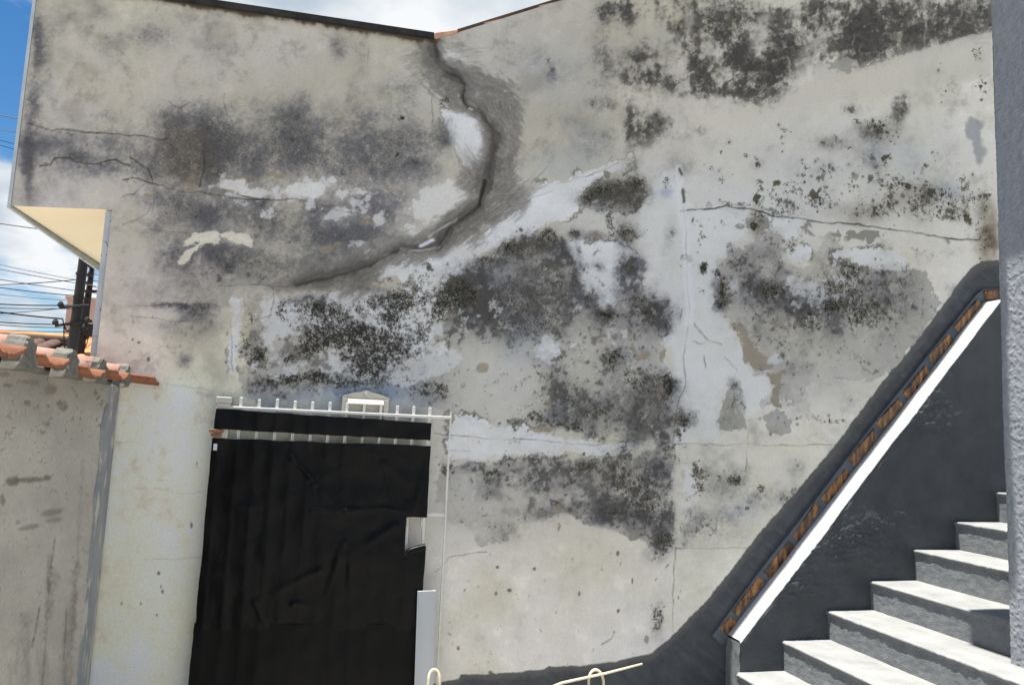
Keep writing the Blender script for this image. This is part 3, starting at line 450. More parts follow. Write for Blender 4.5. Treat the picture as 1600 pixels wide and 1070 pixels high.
class MB:
    """collects shapes into one bmesh"""
    def __init__(s): s.b = bmesh.new()
    def box(s, x0, x1, y0, y1, z0, z1, bev=0.0, seg=1):
        r = bmesh.ops.create_cube(s.b, size=1.0)
        vs = r['verts']
        for v in vs:
            v.co = Vector(((x0 + x1) / 2 + v.co.x * (x1 - x0), (y0 + y1) / 2 + v.co.y * (y1 - y0), (z0 + z1) / 2 + v.co.z * (z1 - z0)))
        if bev:
            es = list({e for v in vs for e in v.link_edges})
            bmesh.ops.bevel(s.b, geom=es, offset=bev, segments=seg, profile=.5, affect='EDGES')
        return s
    def tube(s, pts, r, n=8, cap=True):
        pts = [Vector(p) for p in pts]; rs = r if isinstance(r, (list, tuple)) else [r] * len(pts)
        rings = []; up = None
        for k, p in enumerate(pts):
            d = (pts[min(k + 1, len(pts) - 1)] - pts[max(k - 1, 0)]).normalized()
            if up is None: up = Vector((0, 0, 1)) if abs(d.z) < .9 else Vector((1, 0, 0))
            a = d.cross(up).normalized(); b_ = a.cross(d).normalized(); up = b_
            rings.append([s.b.verts.new(p + (a * math.cos(t) + b_ * math.sin(t)) * rs[k]) for t in [2 * math.pi * q / n for q in range(n)]])
        for r0, r1 in zip(rings[:-1], rings[1:]):
            for q in range(n):
                s.b.faces.new((r0[q], r0[(q + 1) % n], r1[(q + 1) % n], r1[q]))
        if cap:
            s.b.faces.new(rings[0][::-1]); s.b.faces.new(rings[-1])
        return s
    def prism(s, pts, y0, y1, bev=0.0):
        """outline in x,z pulled from y0 to y1"""
        f = [s.b.verts.new((x, y0, z)) for x, z in pts]; g = [s.b.verts.new((x, y1, z)) for x, z in pts]
        n = len(pts); fs = [s.b.faces.new(f), s.b.faces.new(g[::-1])]
        for k in range(n): fs.append(s.b.faces.new((f[k], g[k], g[(k + 1) % n], f[(k + 1) % n])))
        if bev:
            bmesh.ops.bevel(s.b, geom=list({e for q in fs for e in q.edges}), offset=bev, segments=1, profile=.5, affect='EDGES')
        return s
    def build(s, name, mat, parent=None, smooth=False):
        bmesh.ops.recalc_face_normals(s.b, faces=s.b.faces)
        me = bpy.data.meshes.new(name); s.b.to_mesh(me); s.b.free()
        return link(name, me, mat, parent, smooth)

# ------------------------------------------------------------------ materials
def mat(name, c1, c2=None, scale=8.0, rough=.85, bump=.3, bscale=60.0, dist=.004, spec=.3, stretch=(1, 1, 1), detail=6, c3=None, s3=30.0, t3=(.6, .68), extra=None):
    m = bpy.data.materials.new(name); m.use_nodes = True; nt = m.node_tree; N = nt.nodes.new; L = nt.links.new
    p = nt.nodes['Principled BSDF']; p.inputs['Roughness'].default_value = rough; p.inputs['Specular IOR Level'].default_value = spec
    tc = N('ShaderNodeTexCoord'); mp = N('ShaderNodeMapping'); mp.inputs['Scale'].default_value = stretch; L(tc.outputs['Object'], mp.inputs[0])
    n = N('ShaderNodeTexNoise'); n.inputs['Scale'].default_value = scale; n.inputs['Detail'].default_value = detail; n.inputs['Roughness'].default_value = .62; L(mp.outputs[0], n.inputs[0])
    r = N('ShaderNodeValToRGB'); r.color_ramp.elements[0].position = .32; r.color_ramp.elements[1].position = .68
    r.color_ramp.elements[0].color = (*c1, 1); r.color_ramp.elements[1].color = (*(c2 or c1), 1); L(n.outputs[0], r.inputs[0])
    col = r.outputs[0]
    if c3:
        n3 = N('ShaderNodeTexNoise'); n3.inputs['Scale'].default_value = s3; n3.inputs['Detail'].default_value = 5; n3.inputs['Roughness'].default_value = .65; L(mp.outputs[0], n3.inputs[0])
        mr = N('ShaderNodeMapRange'); mr.inputs[1].default_value = t3[0]; mr.inputs[2].default_value = t3[1]; L(n3.outputs[0], mr.inputs[0])
        mx = N('ShaderNodeMix'); mx.data_type = 'RGBA'; L(mr.outputs[0], mx.inputs[0]); L(col, mx.inputs[6]); mx.inputs[7].default_value = (*c3, 1); col = mx.outputs[2]
    L(col, p.inputs['Base Color'])
    if bump:
        nb = N('ShaderNodeTexNoise'); nb.inputs['Scale'].default_value = bscale; nb.inputs['Detail'].default_value = 5; nb.inputs['Roughness'].default_value = .6; L(mp.outputs[0], nb.inputs[0])
        b = N('ShaderNodeBump'); b.inputs['Strength'].default_value = bump; b.inputs['Distance'].default_value = dist; L(nb.outputs[0], b.inputs['Height']); L(b.outputs[0], p.inputs['Normal'])
    return m
def wall_mat():
    m = bpy.data.materials.new('weathered_plaster'); m.use_nodes = True; nt = m.node_tree; N = nt.nodes.new; L = nt.links.new
    p = nt.nodes['Principled BSDF']; p.inputs['Roughness'].default_value = .9; p.inputs['Specular IOR Level'].default_value = .15
    a = N('ShaderNodeAttribute'); a.attribute_name = 'stain'; b = N('ShaderNodeAttribute'); b.attribute_name = 'growth'
    tc = N('ShaderNodeTexCoord')
    def noise(sc, det=4, ro=.6, loc=0):
        mp = N('ShaderNodeMapping'); mp.inputs['Location'].default_value = (loc, loc, loc); L(tc.outputs['Object'], mp.inputs[0])
        n = N('ShaderNodeTexNoise'); n.inputs['Scale'].default_value = sc; n.inputs['Detail'].default_value = det; n.inputs['Roughness'].default_value = ro; L(mp.outputs[0], n.inputs[0]); return n.outputs[0]
    def math_(op, x, y=None, z=None):
        q = N('ShaderNodeMath'); q.operation = op
        for k, v in enumerate((x, y, z)):
            if v is None: continue
            if isinstance(v, (int, float)): q.inputs[k].default_value = v
            else: L(v, q.inputs[k])
        return q.outputs[0]
    def mr(v, lo, hi, smooth=True):
        q = N('ShaderNodeMapRange'); q.inputs[1].default_value = lo; q.inputs[2].default_value = hi; L(v, q.inputs[0])
        if smooth: q.interpolation_type = 'SMOOTHSTEP'
        return q.outputs[0]
    def mixc(f, x, y):
        q = N('ShaderNodeMix'); q.data_type = 'RGBA'; L(f, q.inputs[0])
        for k, v in ((6, x), (7, y)):
            if isinstance(v, tuple): q.inputs[k].default_value = (*v, 1)
            else: L(v, q.inputs[k])
        return q.outputs[2]
    sp = N('ShaderNodeSeparateColor'); L(b.outputs['Color'], sp.inputs[0])
    mould, soot, band = sp.outputs[0], sp.outputs[1], sp.outputs[2]
    f1 = noise(95, 4, .68); f2 = noise(300, 3, .6, 3.1); f3 = noise(38, 5, .7, 7.7)
    # grain of the wash
    g = math_('ADD', math_('MULTIPLY', math_('SUBTRACT', f1, .5), .42), math_('MULTIPLY', math_('SUBTRACT', f2, .5), .50))
    gs = math_('ADD', 1.0, math_('MULTIPLY', g, math_('ADD', .75, math_('MULTIPLY', soot, 1.2))))
    vm = N('ShaderNodeVectorMath'); vm.operation = 'SCALE'; L(a.outputs['Color'], vm.inputs[0]); L(gs, vm.inputs['Scale'])
    col = vm.outputs[0]
    # fine black algae dust inside the soot
    du = mr(math_('ADD', math_('MULTIPLY', soot, .42), math_('ADD', math_('MULTIPLY', f1, .8), math_('MULTIPLY', f2, .25))), .80, .95)
    col = mixc(math_('MULTIPLY', math_('MULTIPLY', du, math_('MULTIPLY', mr(soot, .08, .4), math_('SUBTRACT', 1.0, band))), .62), col, (.055, .053, .05))
    # mould specks: clots of two sizes
    th = math_('ADD', math_('MULTIPLY', mould, .50), math_('ADD', math_('MULTIPLY', f3, .95), math_('MULTIPLY', f1, .45)))
    k1 = math_('MULTIPLY', mr(th, .98, 1.08), mr(mould, .06, .22))
    col = mixc(math_('MULTIPLY', k1, .62), col, (.085, .078, .058))
    th2 = math_('ADD', math_('MULTIPLY', mould, .42), math_('ADD', math_('MULTIPLY', f3, .62), math_('MULTIPLY', f1, .85)))
    k2 = math_('MULTIPLY', mr(th2, 1.06, 1.14), mr(mould, .06, .22))
    col = mixc(math_('MULTIPLY', k2, .9), col, (.022, .021, .016))
    L(col, p.inputs['Base Color'])
    hb = math_('ADD', math_('MULTIPLY', f1, .5), math_('ADD', math_('MULTIPLY', f2, .35), math_('MULTIPLY', f3, .5)))
    bp = N('ShaderNodeBump'); bp.inputs['Strength'].default_value = .35; bp.inputs['Distance'].default_value = .004; L(hb, bp.inputs['Height']); L(bp.outputs[0], p.inputs['Normal'])
    return m
M = {}
M['wall'] = wall_mat()
M['render'] = mat('lime_render', (.50, .47, .41), (.56, .53, .47), 3, bump=.3)
M['cream'] = mat('cream_soffit_paint', (.74, .64, .46), (.78, .68, .50), 2.5, bump=.08)
M['trim'] = mat('pale_blue_grey_edge', (.36, .40, .43), (.47, .51, .53), 9, bump=.2, c3=(.12, .12, .12), s3=18, t3=(.62, .68))
M['coping'] = mat('sooty_roof_edge', (.016, .015, .014), (.04, .037, .033), 14, bump=.5)
M['clay'] = mat('old_clay_tile', (.20, .075, .040), (.34, .15, .085), 16, bump=.4, bscale=90, c3=(.07, .055, .045), s3=26, t3=(.56, .66))
M['pinkclay'] = mat('sun_bleached_tile', (.42, .22, .16), (.55, .34, .27), 22, bump=.35, bscale=80, c3=(.30, .26, .23), s3=34, t3=(.58, .68))
M['mortar'] = mat('grey_tile_mortar', (.125, .118, .10), (.215, .20, .17), 24, bump=.6, bscale=70, c3=(.08, .075, .06), s3=40, t3=(.6, .7))
M['greypaint'] = mat('dark_grey_masonry_paint', (.056, .060, .065), (.078, .082, .087), 7, rough=.7, bump=.25, bscale=110, dist=.004, c3=(.10, .105, .11), s3=60, t3=(.66, .78))
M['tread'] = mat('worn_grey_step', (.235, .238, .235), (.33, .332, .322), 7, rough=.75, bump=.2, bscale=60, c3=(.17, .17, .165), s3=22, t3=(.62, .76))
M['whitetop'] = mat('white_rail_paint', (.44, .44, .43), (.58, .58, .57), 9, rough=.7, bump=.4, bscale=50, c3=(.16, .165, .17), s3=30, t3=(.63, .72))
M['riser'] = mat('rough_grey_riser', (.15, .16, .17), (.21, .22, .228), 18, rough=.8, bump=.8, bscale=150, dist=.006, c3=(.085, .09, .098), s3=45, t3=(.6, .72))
M['stucco'] = mat('grey_roughcast', (.225, .238, .268), (.30, .312, .34), 30, bump=.8, bscale=170, dist=.006, c3=(.07, .08, .10), s3=95, t3=(.62, .72), stretch=(1, 1, .6))
M['lowwall'] = mat('bare_grey_render', (.31, .285, .24), (.40, .372, .32), 2.6, bump=.45, bscale=60, c3=(.085, .078, .068), s3=13, t3=(.63, .74), stretch=(1, 1, .45))
M['greystrip'] = mat('thin_grey_wash', (.22, .23, .235), (.31, .32, .32), 11, bump=.3, c3=(.46, .44, .39), s3=14, t3=(.52, .60), stretch=(1, 1, .35))
M['whitemetal'] = mat('chalky_white_paint', (.62, .61, .57), (.72, .71, .67), 30, rough=.5, bump=.1, c3=(.24, .15, .09), s3=42, t3=(.68, .74))
M['rust'] = mat('rusty_iron', (.20, .09, .045), (.34, .19, .12), 60, rough=.9, bump=.4)
M['plastic'] = mat('black_polythene', (.0015, .0016, .002), (.0025, .0026, .003), 5, rough=.38, bump=.3, bscale=34, dist=.006, spec=.13, c3=(.02, .02, .022), s3=90, t3=(.76, .80))
M['plastic2'] = mat('dusty_black_polythene', (.005, .005, .0048), (.0085, .0082, .0076), 9, rough=.55, bump=.2, bscale=30, dist=.006, spec=.10, stretch=(1, 1, .18))
M['sticker'] = mat('white_label', (.6, .62, .64), None, 5, bump=0)
M['mailcream'] = mat('cream_cast_mailbox', (.50, .47, .40), (.60, .57, .50), 20, rough=.55, bump=.15, c3=(.25, .18, .09), s3=16, t3=(.64, .74))
M['board'] = mat('pale_grey_board', (.40, .42, .44), (.44, .46, .475), 4, rough=.4, bump=.03, spec=.4)
M['cane'] = mat('peeled_cane', (.58, .50, .34), (.70, .63, .47), 40, rough=.5, bump=.2)
M['brick'] = None
M['ground'] = mat('concrete_yard', (.40, .385, .355), (.48, .465, .43), 1.2, bump=.3, c3=(.2, .19, .17), s3=3, t3=(.55, .7))
M['road'] = mat('asphalt', (.05, .05, .05), (.065, .063, .06), 5, bump=.3)
M['pole'] = mat('dark_utility_pole', (.022, .02, .019), (.042, .038, .034), 6, bump=.3, stretch=(1, 1, .15))
M['wire'] = mat('black_cable', (.02, .02, .021), None, 5, bump=0, rough=.6)
M['pinkwall'] = mat('faded_pink_wall', (.42, .26, .21), (.50, .33, .27), 1.2, bump=.1, c3=(.30, .19, .16), s3=2.5, t3=(.56, .7))
M['orange'] = mat('new_orange_tile', (.55, .20, .075), (.68, .30, .13), 3, bump=.2)
M['darkroof'] = mat('old_dark_tile', (.06, .04, .032), (.15, .085, .06), 5, bump=.3)
M['steel'] = mat('galvanised_grey', (.10, .105, .11), (.17, .175, .18), 10, bump=.1)
def brick_mat():
    m = mat('glossy_brown_brick', (.035, .011, .003), (.36, .16, .042), 12, rough=.35, bump=.25, bscale=70, spec=.5, stretch=(1, 1, 1), c3=(.035, .014, .007), s3=24, t3=(.54, .62))
    nt = m.node_tree; mp = [n for n in nt.nodes if n.type == 'MAPPING'][0]
    rp = [n for n in nt.nodes if n.type == 'VALTORGB'][0].color_ramp; rp.elements[0].position = .42; rp.elements[1].position = .60
    mp.inputs['Rotation'].default_value = (0, math.radians(-20), 0); mp.inputs['Scale'].default_value = (4.2, 4, .8)
    return m
M['brick'] = brick_mat()
M['rake'] = mat('dark_weathered_tile', (.10, .042, .030), (.20, .10, .075), 14, bump=.3, c3=(.3, .22, .19), s3=20, t3=(.6, .7))

# ------------------------------------------------------------------ side wall projected through the camera: wall metres -> u,v image pixels
def wall_to_px(x, z, y=0.0):
    d = np.stack([x - CAM[0], np.full_like(x, y) - CAM[1], z - CAM[2]], 0)
    c = RC @ d
    return 800 + FOC * c[0] / c[2], 535 + FOC * c[1] / c[2]
def roof_z(x): return np.where(x < .487, 3.485 + (x + .766) * .0335, 3.527 + (x - .487) * .5215)

# ------------------------------------------------------------------ ground
g = MB(); g.box(-400, 400, -400, 400, -.3, 0); tag(g.build('ground', M['ground']), kind='structure')

# ------------------------------------------------------------------ the house with the stained side wall
house = empty('house', (1.5, 1.5, 0)); tag(house, 'mould-stained house side wall with cracked whitewash, overhanging upper corner and sloping tiled roof edge', 'house')
def paint_attr(me, alb, mould, soot, band):
    one = np.ones(len(alb))
    a = me.attributes.new('stain', 'FLOAT_COLOR', 'POINT'); a.data.foreach_set('color', np.concatenate([alb, one[:, None]], 1).astype(np.float32).ravel())
    a = me.attributes.new('growth', 'FLOAT_COLOR', 'POINT'); a.data.foreach_set('color', np.stack([mould, soot, band, one], 1).astype(np.float32).ravel())
def plaster_sheet():
    xs = np.concatenate([np.arange(-.897, 4.06, .0043), np.arange(4.08, 4.7, .06)]); ts = np.linspace(0, 1, 930)
    zt = roof_z(xs); X = np.repeat(xs, len(ts)); Z = (zt[:, None] * ts[None]).ravel()
    xa = np.linspace(-1.286, -.897, 80); ta = np.linspace(0, 1, 210); za = roof_z(xa); zb = np.interp(xa, [-1.286, -.897], [2.441, 2.471])
    XA = np.repeat(xa, len(ta)); ZA = (zb[:, None] + (za - zb)[:, None] * ta[None]).ravel()
    x = np.concatenate([X, XA]); z = np.concatenate([Z, ZA])
    u, v = wall_to_px(x, z)
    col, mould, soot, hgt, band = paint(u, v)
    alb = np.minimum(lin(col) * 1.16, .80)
    q = np.concatenate([gridq(len(xs), len(ts)), gridq(80, 210) + len(X)])
    wob = 2.0 * fbm(x * 100, z * 100, 45, 71, 3) + .5 * fbm(x * 100, z * 100, 7, 72, 2)
    co = np.stack([x, -(hgt + wob) * .001, z], 1)
    o = raw('wall', co, q, M['wall'], house, True)
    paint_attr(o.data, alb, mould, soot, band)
    return o
wall = plaster_sheet()
# street side, soffit, back and roof
b = MB(); b.box(-.893, -.79, .03, 5.5, 0, 2.55); b.box(-1.276, -1.18, .03, 5.5, 2.53, 3.46); b.build('front_wall', M['render'], house)
b = MB(); b.b.faces.new([b.b.verts.new(p) for p in ((-1.28, .004, 2.443), (-.895, .004, 2.473), (-.895, 5.5, 2.55), (-1.28, 5.5, 2.55))]); b.build('soffit', M['cream'], house)
b = MB(); b.box(-1.30, -1.287, -.004, 5.5, 2.43, 3.46); b.build('edge_trim', M['trim'], house)
b = MB(); b.box(-.925, -.8985, .012, .06, 0, 2.468); b.build('edge_trim', M['trim'], house)
b = MB(); b.box(-.9, 4.7, 5.5, 5.6, 0, 5.6); b.box(4.6, 4.7, .05, 5.5, 0, 5.6); b.build('back_wall', M['render'], house)
b = MB()
b.prism([(-1.31, roof_z(np.float64(-1.31)) - .004), (.478, 3.5235), (.478, 3.551), (-1.31, roof_z(np.float64(-1.31)) + .024)], -.022, 5.5)
b.build('coping', M['coping'], house)
b = MB(); b.prism([(.487, 3.53), (4.75, 3.53 + 4.263 * .5215), (4.75, 3.56 + 4.263 * .5215), (.487, 3.56)], .03, 5.5); b.build('roof', M['darkroof'], house)
def barrel(r0, r1, L, th=.012, n=9, arc=math.pi, down=False):
    """half barrel tile, axis +x, crown up (or trough)"""
    v = []; f = []
    for k, (x, r) in enumerate(((0, r0), (L * .5, (r0 + r1) / 2), (L, r1))):
        for s_ in (0, 1):
            for q in range(n):
                a = math.pi / 2 + arc * (q / (n - 1) - .5); rr = r - th * s_
                v.append((x, rr * math.cos(a), (rr * math.sin(a)) * (-1 if down else 1)))
    R = lambda k, s_, q: (k * 2 + s_) * n + q
    for k in range(2):
        for q in range(n - 1):
            f.append((R(k, 0, q), R(k + 1, 0, q), R(k + 1, 0, q + 1), R(k, 0, q + 1)))
            f.append((R(k, 1, q), R(k, 1, q + 1), R(k + 1, 1, q + 1), R(k + 1, 1, q)))
        f.append((R(k, 0, 0), R(k, 1, 0), R(k + 1, 1, 0), R(k + 1, 0, 0)))
        f.append((R(k, 0, n - 1), R(k + 1, 0, n - 1), R(k + 1, 1, n - 1), R(k, 1, n - 1)))
    for q in range(n - 1):
        f.append((R(0, 0, q), R(0, 0, q + 1), R(0, 1, q + 1), R(0, 1, q)))
        f.append((R(2, 0, q), R(2, 1, q), R(2, 1, q + 1), R(2, 0, q + 1)))
    return np.array(v), f
def tile(name, r0, r1, L, m_, parent, down=False, n=9, jit=0.0, seed=0, arc=math.pi):
    v, f = barrel(r0, r1, L, down=down, n=n, arc=arc)
    if jit:
        rs = np.random.RandomState(seed); v = v + rs.normal(0, jit, v.shape)
    return raw(name, v, f, m_, parent, False)
ang = math.atan(.5215)
rk = None
for row, (yy, dz) in enumerate(((.060, -.020), (.18, -.006))):
    for k in range(11):
        L = .40; s0 = -.025 + k * .33
        if rk is None: o = rk = tile('roof_tile', .054, .042, L, M['rake'], house)
        else:
            o = rk.copy(); C.objects.link(o)
        o.location = (.487 + s0 * math.cos(ang), yy, 3.522 + dz + s0 * math.sin(ang)); o.rotation_euler = (0, -ang + math.radians(2.6), 0)
b = MB(); b.prism([(.48, 3.523), (.60, 3.523 + .06), (.60, 3.60), (.48, 3.56)], -.015, .2, .008); b.build('valley_mortar', M['pinkclay'], house)
# bricks laid bare in a slanting chase above the stair
ends = [((2.162, .581), (2.222, .655)), ((2.232, .668), (2.397, .846)), ((2.412, .872), (2.572, 1.040)), ((2.587, 1.062), (2.755, 1.240)), ((2.773, 1.266), (2.940, 1.440)), ((2.957, 1.468), (3.128, 1.655)), ((3.148, 1.683), (3.315, 1.842)), ((3.335, 1.872), (3.500, 2.055)), ((3.521, 2.087), (3.685, 2.242)), ((3.708, 2.285), (3.895, 2.470)), ((3.930, 2.512), (4.075, 2.530))]
def slab(name, p, q, w, y0, y1, m_, parent, bev=.003, skew=0.0):
    p = Vector((p[0], 0, p[1])); q = Vector((q[0], 0, q[1])); d = (q - p).normalized(); n_ = Vector((-d.z, 0, d.x))
    b = MB(); pts = [p - n_ * w, q - n_ * w + d * skew, q + n_ * w + d * skew * .2, p + n_ * w]
    b.prism([(t.x, t.z) for t in pts], y0, y1, bev); return b.build(name, m_, parent)
for k, (p, q) in enumerate(ends):
    rs = random.Random(k * 7 + 1); slab('brick', (p[0] + rs.uniform(-.006, .010), p[1] + rs.uniform(-.004, .012)), (q[0] + rs.uniform(-.012, .008), q[1] + rs.uniform(-.012, .006)), .029 + rs.uniform(-.004, .003), -.013 - rs.uniform(0, .005), .01, M['brick'], wall, .005, rs.uniform(-.018, .018))
line_ = [(2.13, .545), (2.4, .858), (2.77, 1.262), (3.14, 1.674), (3.52, 2.084), (3.9, 2.488), (3.93, 2.512), (4.09, 2.531)]
def ribbon(off0, off1, y0, y1, name, m_):
    pts = [Vector((a, 0, c)) for a, c in line_]; A = []; B = []
    for k, p in enumerate(pts):
        d = (pts[min(k + 1, len(pts) - 1)] - pts[max(k - 1, 0)]).normalized(); n_ = Vector((-d.z, 0, d.x))
        A.append(p + n_ * off0); B.append(p + n_ * off1)
    b = MB(); b.prism([(t.x, t.z) for t in A] + [(t.x, t.z) for t in B[::-1]], y0, y1); return b.build(name, m_, house)
M['bluemortar'] = mat('blue_grey_mortar', (.075, .088, .105), (.11, .125, .145), 14, bump=.3)
ribbon(-.038, .038, -.010, .004, 'mortar_bed', M['bluemortar'])
ribbon(.0385, .044, -.019, .004, 'mortar_lip', M['bluemortar'])

# ------------------------------------------------------------------ staircase
stair = empty('staircase', (2.9, -.6, 0)); tag(stair, 'dark grey painted concrete staircase climbing to the right beside the stained wall', 'staircase')
NOSE = [(1.607, .115), (1.886, .269), (2.165, .423), (2.431, .570), (2.701, .713), (2.972, .861), (3.260, 1.025), (3.543, 1.179), (3.839, 1.348), (4.12, 1.502), (4.40, 1.656)]
def step(k):
    x0, z0 = NOSE[k]; zl = NOSE[k - 1][1] if k else 0.0; x1 = NOSE[k + 1][0] if k + 1 < len(NOSE) else x0 + .9
    ny = 190; ys = np.linspace(-.128, -1.25, ny)
    prof = [(x0 + .006, zl - .004 + (z0 - zl - .018) * t, 0, 1.) for t in np.linspace(0, 1, 22)] + [(x0 - .004, z0 - .013, 0, 1.), (x0 - .004, z0 - .006, 0, .8), (x0 + .004, z0, 1, .5)] + [(x0 + .012 + (x1 + .02 - x0 - .012) * t, z0, 1, .35) for t in np.linspace(0, 1, 16)]
    P = np.array(prof); n = len(P)
    Yv = np.repeat(ys, n); X = np.tile(P[:, 0], ny); Z = np.tile(P[:, 1], ny); T = np.tile(P[:, 2], ny); A = np.tile(P[:, 3], ny)
    w1 = fbm(Yv * 100, (X + Z) * 100 + k * 37, 9, 201 + k, 4); w2 = fbm(Yv * 100 + (X + Z) * 60, (X + Z) * 100 + k * 37, 3.2, 301 + k, 3); w3 = fbm(Yv * 100, np.full_like(Yv, k * 50.), 14, 401, 3)
    w4 = fbm(Yv * 38, Z * 100 + k * 11, 1.3, 901 + k, 3); X = X - (1 - T) * A * (.0018 * w1 + .0011 * w2 + .0011 * w4) - w3 * .003 * (1 - T); ch = np.maximum(fbm(Yv * 100, np.full_like(Yv, k * 31.), 5, 911 + k, 4) - .25, 0) * ((A >= .5) & (Z > z0 - .02)); Z = Z + T * A * (.002 * w1 + .0006 * w2) + w3 * .002 - ch * .010; X = X + ch * .008
    q = gridq(ny, n)
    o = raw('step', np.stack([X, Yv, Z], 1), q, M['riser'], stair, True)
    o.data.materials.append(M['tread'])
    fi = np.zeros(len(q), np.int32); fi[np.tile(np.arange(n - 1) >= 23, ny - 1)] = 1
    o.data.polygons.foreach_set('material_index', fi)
    b = MB(); b.prism([(x0 + .02, 0.001), (x1 + .02, .001), (x1 + .02, z0 - .008), (x0 + .02, z0 - .008)], -1.248, -.13); c = b.build('core', M['riser'], o)
    return o
for k in range(len(NOSE)): step(k)
def parapet():
    x0, x1 = 2.189, 4.6; sl = 1.0974
    top = lambda x: np.where(x < 3.92, .574 + (x - 2.189) * sl, .574 + (3.92 - 2.189) * sl + (x - 3.92) * .12)
    nx, nf_ = 420, 200
    xs = np.linspace(x0, x1, nx); zt = top(xs)
    # profile: wall side of the top -> front edge -> down the face
    cols = []
    for x, t in zip(xs, zt):
        ty = [(-.001, t - .004)] + [(-y, t) for y in np.linspace(.012, .118, 8)] + [(-.126, t - .004), (-.130, t - .012)]
        zz = np.linspace(0, 1, nf_)[1:]; ty += [(-.130, (t - .012) * (1 - s)) for s in zz]
        cols.append(ty)
    A = np.array(cols); n = A.shape[1]
    X = np.repeat(xs, n); Yv = A[:, :, 0].ravel(); Z = A[:, :, 1].ravel()
    face = (np.arange(n) >= 9)[None].repeat(nx, 0).ravel()
    pu, pv = X * 100, Z * 100
    patch = sst(.0, .8, fbm(pu, pv, 60, 501, 3) + .35)
    r1 = fbm(pu, pv * 2.2, 5, 502, 4); r2 = fbm(pu, pv, 26, 503, 3); r3 = fbm(pu * 1.0, pv * 2.2, 1.6, 504, 2)
    Yv = Yv - face * (.0050 * r1 * (.25 + patch) + .0030 * r3 * (.2 + patch) + .004 * r2)
    bulge = .0125 * np.exp(-(((X - 2.86) / .36) ** 2 + ((Z - 1.06 - (X - 2.86) * .25) / .13) ** 2)) + .010 * np.exp(-(((X - 3.42) / .22) ** 2 + ((Z - 1.72) / .12) ** 2)) + .009 * np.exp(-(((X - 2.55) / .12) ** 2 + ((Z - .85) / .06) ** 2))
    Yv = Yv - face * bulge * (1 + .30 * r1 + .38 * r3)
    Z = Z + (~face) * (.003 * fbm(pu, pv * 0, 12, 505, 3))
    edge = ((np.arange(n) >= 7) & (np.arange(n) < 14))[None].repeat(nx, 0).ravel()
    e = fbm(pu, pv * 0, 8, 506, 4); Yv = Yv - edge * e * .007; Z = Z + edge * e * .006
    q = gridq(nx, n); o = raw('parapet', np.stack([X, Yv, Z], 1), q, M['greypaint'], stair, True); o.data.materials.append(M['whitetop'])
    fi = np.zeros(len(q), np.int32); fi[np.tile(np.arange(n - 1) < 10, nx - 1)] = 1; o.data.polygons.foreach_set('material_index', fi)
    ny, nz = 16, 60
    ye = np.linspace(0, .129, ny); ze = np.linspace(0, .566, nz); Y2 = np.repeat(-ye, nz); Z2 = np.tile(ze, ny)
    X2 = x0 - .001 - .0045 * fbm(Y2 * 100, Z2 * 100, 4, 507, 4) - .002
    c = raw('parapet_end', np.stack([X2, Y2, Z2], 1), gridq(ny, nz), M['riser'], o, True)
    return o
parapet()

# ------------------------------------------------------------------ roughcast pillar at the right
pillar = empty('pillar', (3.2, -1.3, 0)); tag(pillar, 'tall grey roughcast pillar cutting off the staircase at the right', 'pillar')
def roughcast():
    ys = np.concatenate([np.linspace(-1.02, -1.17, 44), np.linspace(-1.18, -1.7, 30)]); zs = np.linspace(0, 4.25, 1250)
    Yv = np.repeat(ys, len(zs)); Z = np.tile(zs, len(ys))
    n = fbm(Yv * 100, Z * 100, 1.25, 601, 2); n2 = fbm(Yv * 100, Z * 55, 3.5, 602, 3); n3 = fbm(Yv * 100, Z * 100, 30, 603, 2)
    X = 2.892 - .0026 * np.maximum(n, -.4) - .0010 * n2 - .003 * n3
    edge = sst(.012, 0, -1.02 - Yv); X = X + edge * .006
    return raw('shaft', np.stack([X, Yv, Z], 1), gridq(len(ys), len(zs), True), M['stucco'], pillar, True)
roughcast()
b = MB(); b.box(2.90, 3.35, -1.70, -1.022, 0, 4.25, .004); b.build('core', M['stucco'], pillar)
b = MB(); b.box(2.50, 3.45, -1.8, -1.0, 4.25, 4.36, .006); b.build('eave', M['mortar'], pillar)
b = MB(); b.box(2.20, 2.475, -1.018, -.695, 4.22, 4.30, .03, 3); b.box(2.44, 2.52, -1.03, -.99, 4.225, 4.36); b.build('shadow_block', M['steel'], pillar)  # unseen block added at the eave corner to cast the tread shadow

# ------------------------------------------------------------------ boundary wall at the left with its tile coping
bw = empty('boundary_wall', (-.88, -1.8, 0)); tag(bw, 'low rendered boundary wall at the left, topped with clay tiles bedded in mortar', 'wall')
def low_wall():
    ys = np.concatenate([np.linspace(-.012, -1.5, 290), np.linspace(-1.52, -3.4, 40)]); zs = np.linspace(0, 1.71, 330)
    Yv = np.repeat(ys, len(zs)); Z = np.tile(zs, len(ys))
    d = np.stack([np.full_like(Yv, -.8) - CAM[0], Yv - CAM[1], Z - CAM[2]], 0); c = RC @ d; cz = np.maximum(c[2], .25)
    col, mo, so, hg, bd_ = paint_low(800 + FOC * c[0] / cz, 535 + FOC * c[1] / cz)
    X = -.80 + .004 * fbm(Yv * 100, Z * 100, 40, 701, 3) + .0012 * fbm(Yv * 100, Z * 100, 5, 702, 3) + hg * .001
    o = raw('wall', np.stack([X, Yv, Z], 1), gridq(len(ys), len(zs), True), M['wall'], bw, True)
    paint_attr(o.data, lin(col) * 1.62, mo, so, bd_)
    return o
lw = low_wall()
b = MB(); b.box(-.96, -.812, -3.4, -.014, 0, 1.705); b.build('wall_core', M['lowwall'], bw)
